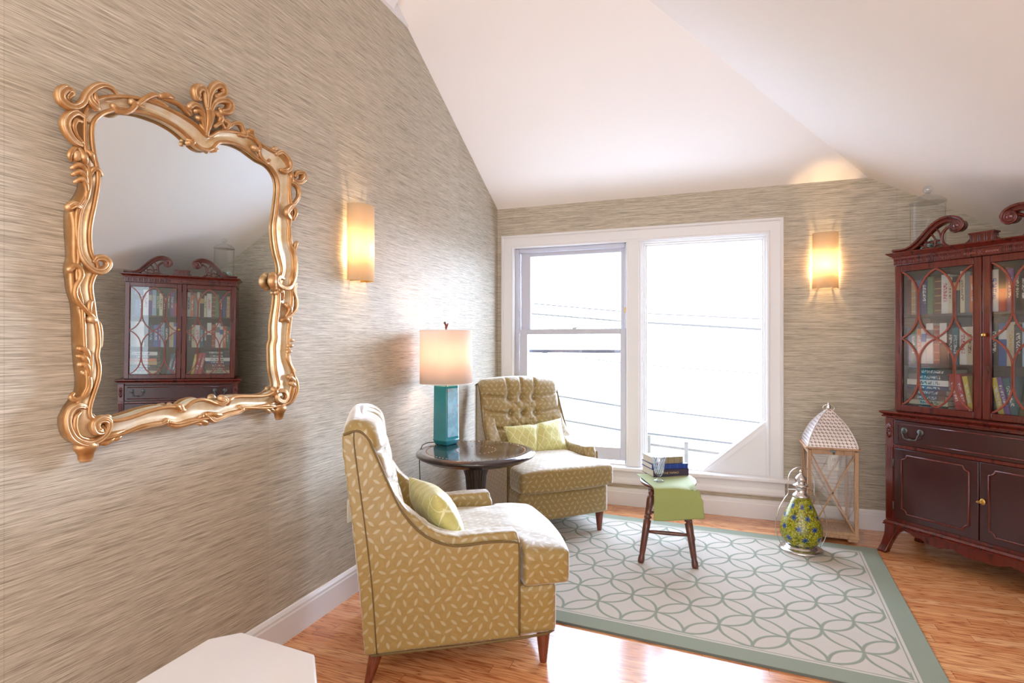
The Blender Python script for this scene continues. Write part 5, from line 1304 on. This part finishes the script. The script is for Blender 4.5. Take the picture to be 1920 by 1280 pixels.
for s_ in (-1, 1):
    for k in range(5):
        xx = .5+s_*(.022+k*.012); cv.tube([(xx, UY-.009, 1.785), (xx+s_*.012, UY-.010, 1.785)], [.004, .002], 6)
        for q in (-1, 1): cv.tube([(xx, UY-.009, 1.785), (xx+s_*.010, UY-.009, 1.785+q*.008)], [.003, .0012], 6)
tab = tb_.build('carved_tablet', MA, fz); cv.build('carved_garland', M['muntin'], tab)
# cornice
cpf = [(-.02, 0), (.0, 0), (.004, .006), (.004, .010), (.012, .016), (.024, .026), (.030, .030), (.030, .036), (-.02, .036)]
MB().sweep([(UX0-.004, DP-.02, 1.805), (UX0-.004, UY-.004, 1.805), (UX1+.004, UY-.004, 1.805), (UX1+.004, DP-.02, 1.805)], cpf, (0, 0, 1)).box((UX0, UY, 1.806), (UX1, DP-.02, 1.838)).build('cornice', MA, CB)
# pediment scrolls
def scroll(mir):
    X = (lambda x: x) if not mir else (lambda x: 1.0-x)
    pts = [(.035, 1.848), (.09, 1.846), (.125, 1.852), (.155, 1.868), (.195, 1.903), (.235, 1.946), (.272, 1.978), (.312, 1.996), (.352, 1.997), (.388, 1.982), (.405, 1.956), (.396, 1.934), (.376, 1.924), (.357, 1.934), (.353, 1.955), (.368, 1.970)]
    Q = catmull([(X(a), 0, z) for a, z in pts], 6)
    mb = MB(); n = len(Q)
    for off, rad, yy in ((0, .0125, UY+.012), (.010, .0085, UY-.004), (-.012, .0075, UY+.002)):
        G = []; RR = []
        for i, p in enumerate(Q):
            a = Q[max(0, i-1)]; b = Q[min(n-1, i+1)]; d = (b-a).normalized(); nr = Vector((-d.z, 0, d.x))*(1 if not mir else -1)
            f = i/(n-1); k = 1-.55*max(0, (f-.6)/.4)
            G.append(Vector((p.x, yy, p.z))+nr*off*k); RR.append(rad*k)
        mb.tube(G, RR, 10)
    mb2 = MB()
    cx_, cz_ = X(.378), 1.954
    # volute body goes back in depth
    prof = [(0, -.012), (.008, -.012), (.012, -.006), (.022, -.006), (.026, -.010), (.032, -.004), (.034, .006), (.034, .05), (0, .05)]
    vs = []; N = 32
    for r, y in prof:
        for k in range(N): a = 2*PI*k/N; vs.append((cx_+r*math.cos(a), UY+y, cz_+r*math.sin(a)))
    mb2.add(vs, [(i*N+k, i*N+(k+1) % N, (i+1)*N+(k+1) % N, (i+1)*N+k) for i in range(len(prof)-1) for k in range(N)], True)
    s_ = mb.build('pediment_scroll', MA, CB)
    mb2.build('volute', MA, s_)
    # crown moulding depth of the scroll (solid board behind)
    top = Q[:int(n*.66)]
    brd = MB()
    P = [(p.x, UY+.006, p.z) for p in top]
    lowp = [(p.x, UY+.006, max(1.838, p.z-.022)) for p in top]
    vs = P+lowp+[(x_, y_+.03, z_) for x_, y_, z_ in P]+[(x_, y_+.03, z_) for x_, y_, z_ in lowp]; m = len(P)
    brd.add(vs, [(i, i+1, m+i+1, m+i) for i in range(m-1)]+[(2*m+i, 3*m+i, 3*m+i+1, 2*m+i+1) for i in range(m-1)]+[(i, 2*m+i, 2*m+i+1, i+1) for i in range(m-1)]+[(m+i, m+i+1, 3*m+i+1, 3*m+i) for i in range(m-1)])
    # curved inner edge + base rail of the fretwork
    def fret_(L, r=.007): 
        Q_ = catmull([(X(a), UY+.018, z) for a, z in L], 5); brd.tube(Q_, r, 8)
    fret_([(.352, 1.962), (.325, 1.950), (.303, 1.925), (.298, 1.895), (.307, 1.862), (.335, 1.840), (.37, 1.833)], .009)
    fret_([(.10, 1.842), (.2, 1.842), (.30, 1.843), (.34, 1.842)], .008)
    fret_([(.262, 1.962), (.285, 1.93), (.292, 1.895)], .005)
    fret_([(.235, 1.935), (.258, 1.905), (.262, 1.875), (.256, 1.848)], .006)
    fret_([(.262, 1.878), (.285, 1.886), (.300, 1.880)], .005); fret_([(.258, 1.858), (.28, 1.862), (.302, 1.858)], .005)
    fret_([(.20, 1.898), (.222, 1.880), (.240, 1.885), (.256, 1.872)], .005); fret_([(.18, 1.872), (.205, 1.862), (.215, 1.848)], .005); fret_([(.215, 1.88), (.212, 1.862), (.225, 1.850)], .004)
    brd.build('fretwork', MA, s_)
    # dished rail running to the centre block
    P = [(X(a), UY+.006, z) for a, z in [(.33, 1.838), (.34, 1.844), (.37, 1.838), (.395, 1.838), (.415, 1.846), (.432, 1.858), (.448, 1.876), (.45, 1.838)]]
    MB().poly(P, (0, .026, 0)).build('dished_rail', MA, s_)
scroll(False); scroll(True)
blk = MB(); blk.box((.446, UY-.006, 1.838), (.554, UY+.05, 1.888)); blk.box((.440, UY-.012, 1.886), (.560, UY+.055, 1.896))
for k in range(10):
    if k % 3 != 2: blk.tube([(.453+k*.0105, UY-.006, 1.842), (.453+k*.0105, UY-.006, 1.884)], .0032, 6)
blk.build('centre_block', MA, CB, bevel=.001)

# ---------------------------------------------------------------- books in the cabinet
RotC = Matrix.Rotation(R_(-45), 3, 'Z'); OC = Vector((2.742, 4.047, 0))
def cw(x, y, z): return OC+RotC @ Vector((x, y, z))
def kb(col, band, style, i): return m_spine('book_cloth', srgb(*col), srgb(*band), style, i*3.7)
D_ = {'dark red': (110, 28, 30), 'tan': (190, 152, 96), 'slate blue': (66, 76, 120), 'navy': (30, 36, 84), 'olive green': (86, 112, 70), 'brown': (106, 70, 50), 'white': (216, 212, 204), 'cream': (206, 192, 160), 'black': (26, 24, 30), 'grey': (120, 118, 118), 'orange': (214, 110, 48), 'terracotta': (150, 72, 54), 'teal': (40, 92, 104), 'blue': (54, 96, 160), 'pale blue': (150, 180, 200), 'purple': (112, 70, 140), 'crimson': (178, 30, 48), 'yellow': (206, 178, 60), 'maroon': (84, 30, 40), 'green': (34, 92, 60), 'charcoal': (52, 52, 58)}
ORD = ['first', 'second', 'third', 'fourth', 'fifth', 'sixth', 'seventh', 'eighth', 'ninth', 'tenth', 'eleventh', 'twelfth', 'thirteenth', 'fourteenth']
rows = {
 ('top', 'left'): [('dark red', .028), ('tan', .026, 'cream', 'bands'), ('slate blue', .030), ('navy', .032, 'white', 'title'), ('olive green', .030), ('brown', .034, 'tan', 'bands'), ('white', .040, 'crimson', 'title'), ('cream', .020, 'brown', 'title'), ('black', .036, 'tan', 'block'), ('cream', .022, 'brown', 'title'), ('grey', .026), ('orange', .024, 'white', 'title'), ('white', .030, 'navy', 'title')],
 ('top', 'right'): [('white', .036, 'blue', 'title'), ('crimson', .030, 'black', 'top'), ('purple', .030, 'white', 'title'), ('black', .026, 'cream', 'title'), ('black', .030, 'white', 'title'), ('cream', .028, 'brown', 'title'), ('green', .024, 'cream', 'title'), ('pale blue', .034, 'white', 'title'), ('purple', .026, 'cream', 'block'), ('white', .042, 'crimson', 'title'), ('navy', .032, 'white', 'title'), ('blue', .034, 'black', 'block')],
 ('middle', 'left'): [('navy', .028), ('green', .026, 'cream', 'title'), ('orange', .026, 'white', 'title'), ('white', .026, 'blue', 'block'), ('white', .036, 'grey', 'block'), ('terracotta', .034, 'tan', 'bands'), ('black', .036, 'white', 'top'), ('charcoal', .028, 'white', 'title'), ('teal', .032, 'white', 'title'), ('white', .036, 'crimson', 'title'), ('cream', .030, 'brown', 'title'), ('black', .032, 'white', 'title')],
 ('middle', 'right'): [('black', .030, 'white', 'title'), ('blue', .036, 'white', 'block'), ('cream', .036, 'tan', 'title'), ('black', .034, 'white', 'title'), ('pale blue', .028, 'navy', 'title'), ('purple', .020, 'white', 'title'), ('blue', .038, 'white', 'title'), ('navy', .034, 'pale blue', 'title')],
}
zs = {'top': 1.462, 'middle': 1.168, 'bottom': .888}
cnt = 0
for (lev, side), L in rows.items():
    x = .075 if side == 'left' else .508
    for i, e in enumerate(L):
        cnt += 1
        col, T = e[0], e[1]; band = e[2] if len(e) > 2 else col; sty = e[3] if len(e) > 3 else 'none'
        H = rnd.uniform(.205, .245); Dd = rnd.uniform(.14, .17); y = .105+rnd.uniform(-.006, .012)
        x_ = x
        b = book(cw(x_, y, zs[lev]), T, Dd, H, kb(D_[col], D_[band], sty, cnt), (0, 0, R_(-45)), False,
             f'{col} book, {ORD[i]} from the left on the {lev} shelf behind the {side} cabinet door', f'books on the {lev} cabinet shelf')
        x += T+.0012
# large pale album standing face out
book(cw(.815, .110, 1.168), .105, .02, .235, m_cover('album_board', srgb(222, 216, 206)), (0, 0, R_(-45)), False, 'large white album facing out at the right end of the middle cabinet shelf', 'books on the middle cabinet shelf')
# stacks lying flat on the bottom shelf
def stack(x, n, cols, side, w=.235):
    z = zs['bottom']
    for i in range(n):
        T = rnd.uniform(.024, .034); col = cols[i % len(cols)]; L = w*rnd.uniform(.88, 1.0)
        p = cw(x+rnd.uniform(0, .012), .105+rnd.uniform(-.006, .006), z)
        band = 'white' if col not in ('white', 'cream') else 'black'
        lying(p.x, p.y, p.z, R_(-45+rnd.uniform(-2, 2)), T, .165, L, kb(D_[col], D_[band], 'title', i+40), f'{col} book lying flat, {ORD[i]} from the bottom of the stack behind the {side} cabinet door', f'books lying flat behind the {side} door')
        z += T+.0006
stack(.078, 8, ['black', 'cream', 'brown', 'maroon', 'navy', 'white', 'charcoal', 'black'], 'left')
stack(.700, 8, ['black', 'cream', 'maroon', 'black', 'tan', 'orange', 'charcoal', 'white'], 'right', .225)
def lean(x, col, T, H, deg, i, side, lab):
    Rm = RotC @ Matrix.Rotation(R_(deg), 3, 'Y')
    p = cw(x, .108, zs['bottom']+(T*math.sin(R_(deg)) if deg > 0 else .0)+.001)
    b = book(p, T, .15, H, kb(D_[col], D_['white'], 'title', i+70), Rm.to_euler(), False, lab, f'leaning books behind the {side} door')
lean(.345, 'crimson', .030, .225, -12, 1, 'left', 'crimson book leaning left beside the flat stack behind the left cabinet door')
lean(.378, 'crimson', .026, .225, -12, 2, 'left', 'second crimson book leaning left behind the left cabinet door')
lean(.408, 'yellow', .024, .215, -10, 3, 'left', 'yellow book leaning on the two crimson ones behind the left cabinet door')
lean(.545, 'yellow', .026, .215, -10, 4, 'right', 'yellow book leaning by the middle of the bottom shelf behind the right door')
lean(.575, 'purple', .024, .220, -12, 5, 'right', 'purple book leaning on a yellow one behind the right cabinet door')
lean(.604, 'teal', .030, .215, -12, 6, 'right', 'teal book leaning between the purple book and the flat stack')

# ---------------------------------------------------------------- apothecary jar on the cabinet
jp = cw(.165, .16, 1.842)
jr = empty('apothecary_jar', jp, 0, 'tall clear glass apothecary jar on top of the cabinet', 'jar')
jg = m_pane('jar_glass', (.95, .96, .97, 1), 1.42, .02)
MB().lathe([(.0, .002), (.075, .002), (.084, .006), (.088, .02), (.088, .285), (.092, .290), (.092, .296)], 48).build('jar_body', jg, jr)
MB().lathe([(.093, .297), (.094, .303), (.082, .315), (.06, .332), (.035, .343), (.018, .350), (.014, .357)], 48).build('jar_lid', jg, jr)
kn = MB().ball((0, 0, .378), .026, 24, (1, 1, .9)).build('lid_knob', M['crystal'], jr)
pm = NT('dried_green_leaves'); n_ = pm.noise(pm.coord(), 70, 2); pm.bsdf(pm.ramp(n_, [(.35, srgb(50, 90, 70)), (.5, srgb(150, 180, 160)), (.65, srgb(225, 225, 215))]), .7)
fl = MB()
for k in range(220):
    a = rnd.uniform(0, 2*PI); r = .07*math.sqrt(rnd.random()); z = rnd.uniform(.012, .07)
    fl.ball((r*math.cos(a), r*math.sin(a), z), rnd.uniform(.007, .011), 6, (rnd.uniform(.6, 1.3), rnd.uniform(.6, 1.3), .6))
tag(fl.build('potpourri', pm.m, None, loc=jp), 'green and white dried filling in the bottom of the glass jar', 'potpourri', kind='stuff')
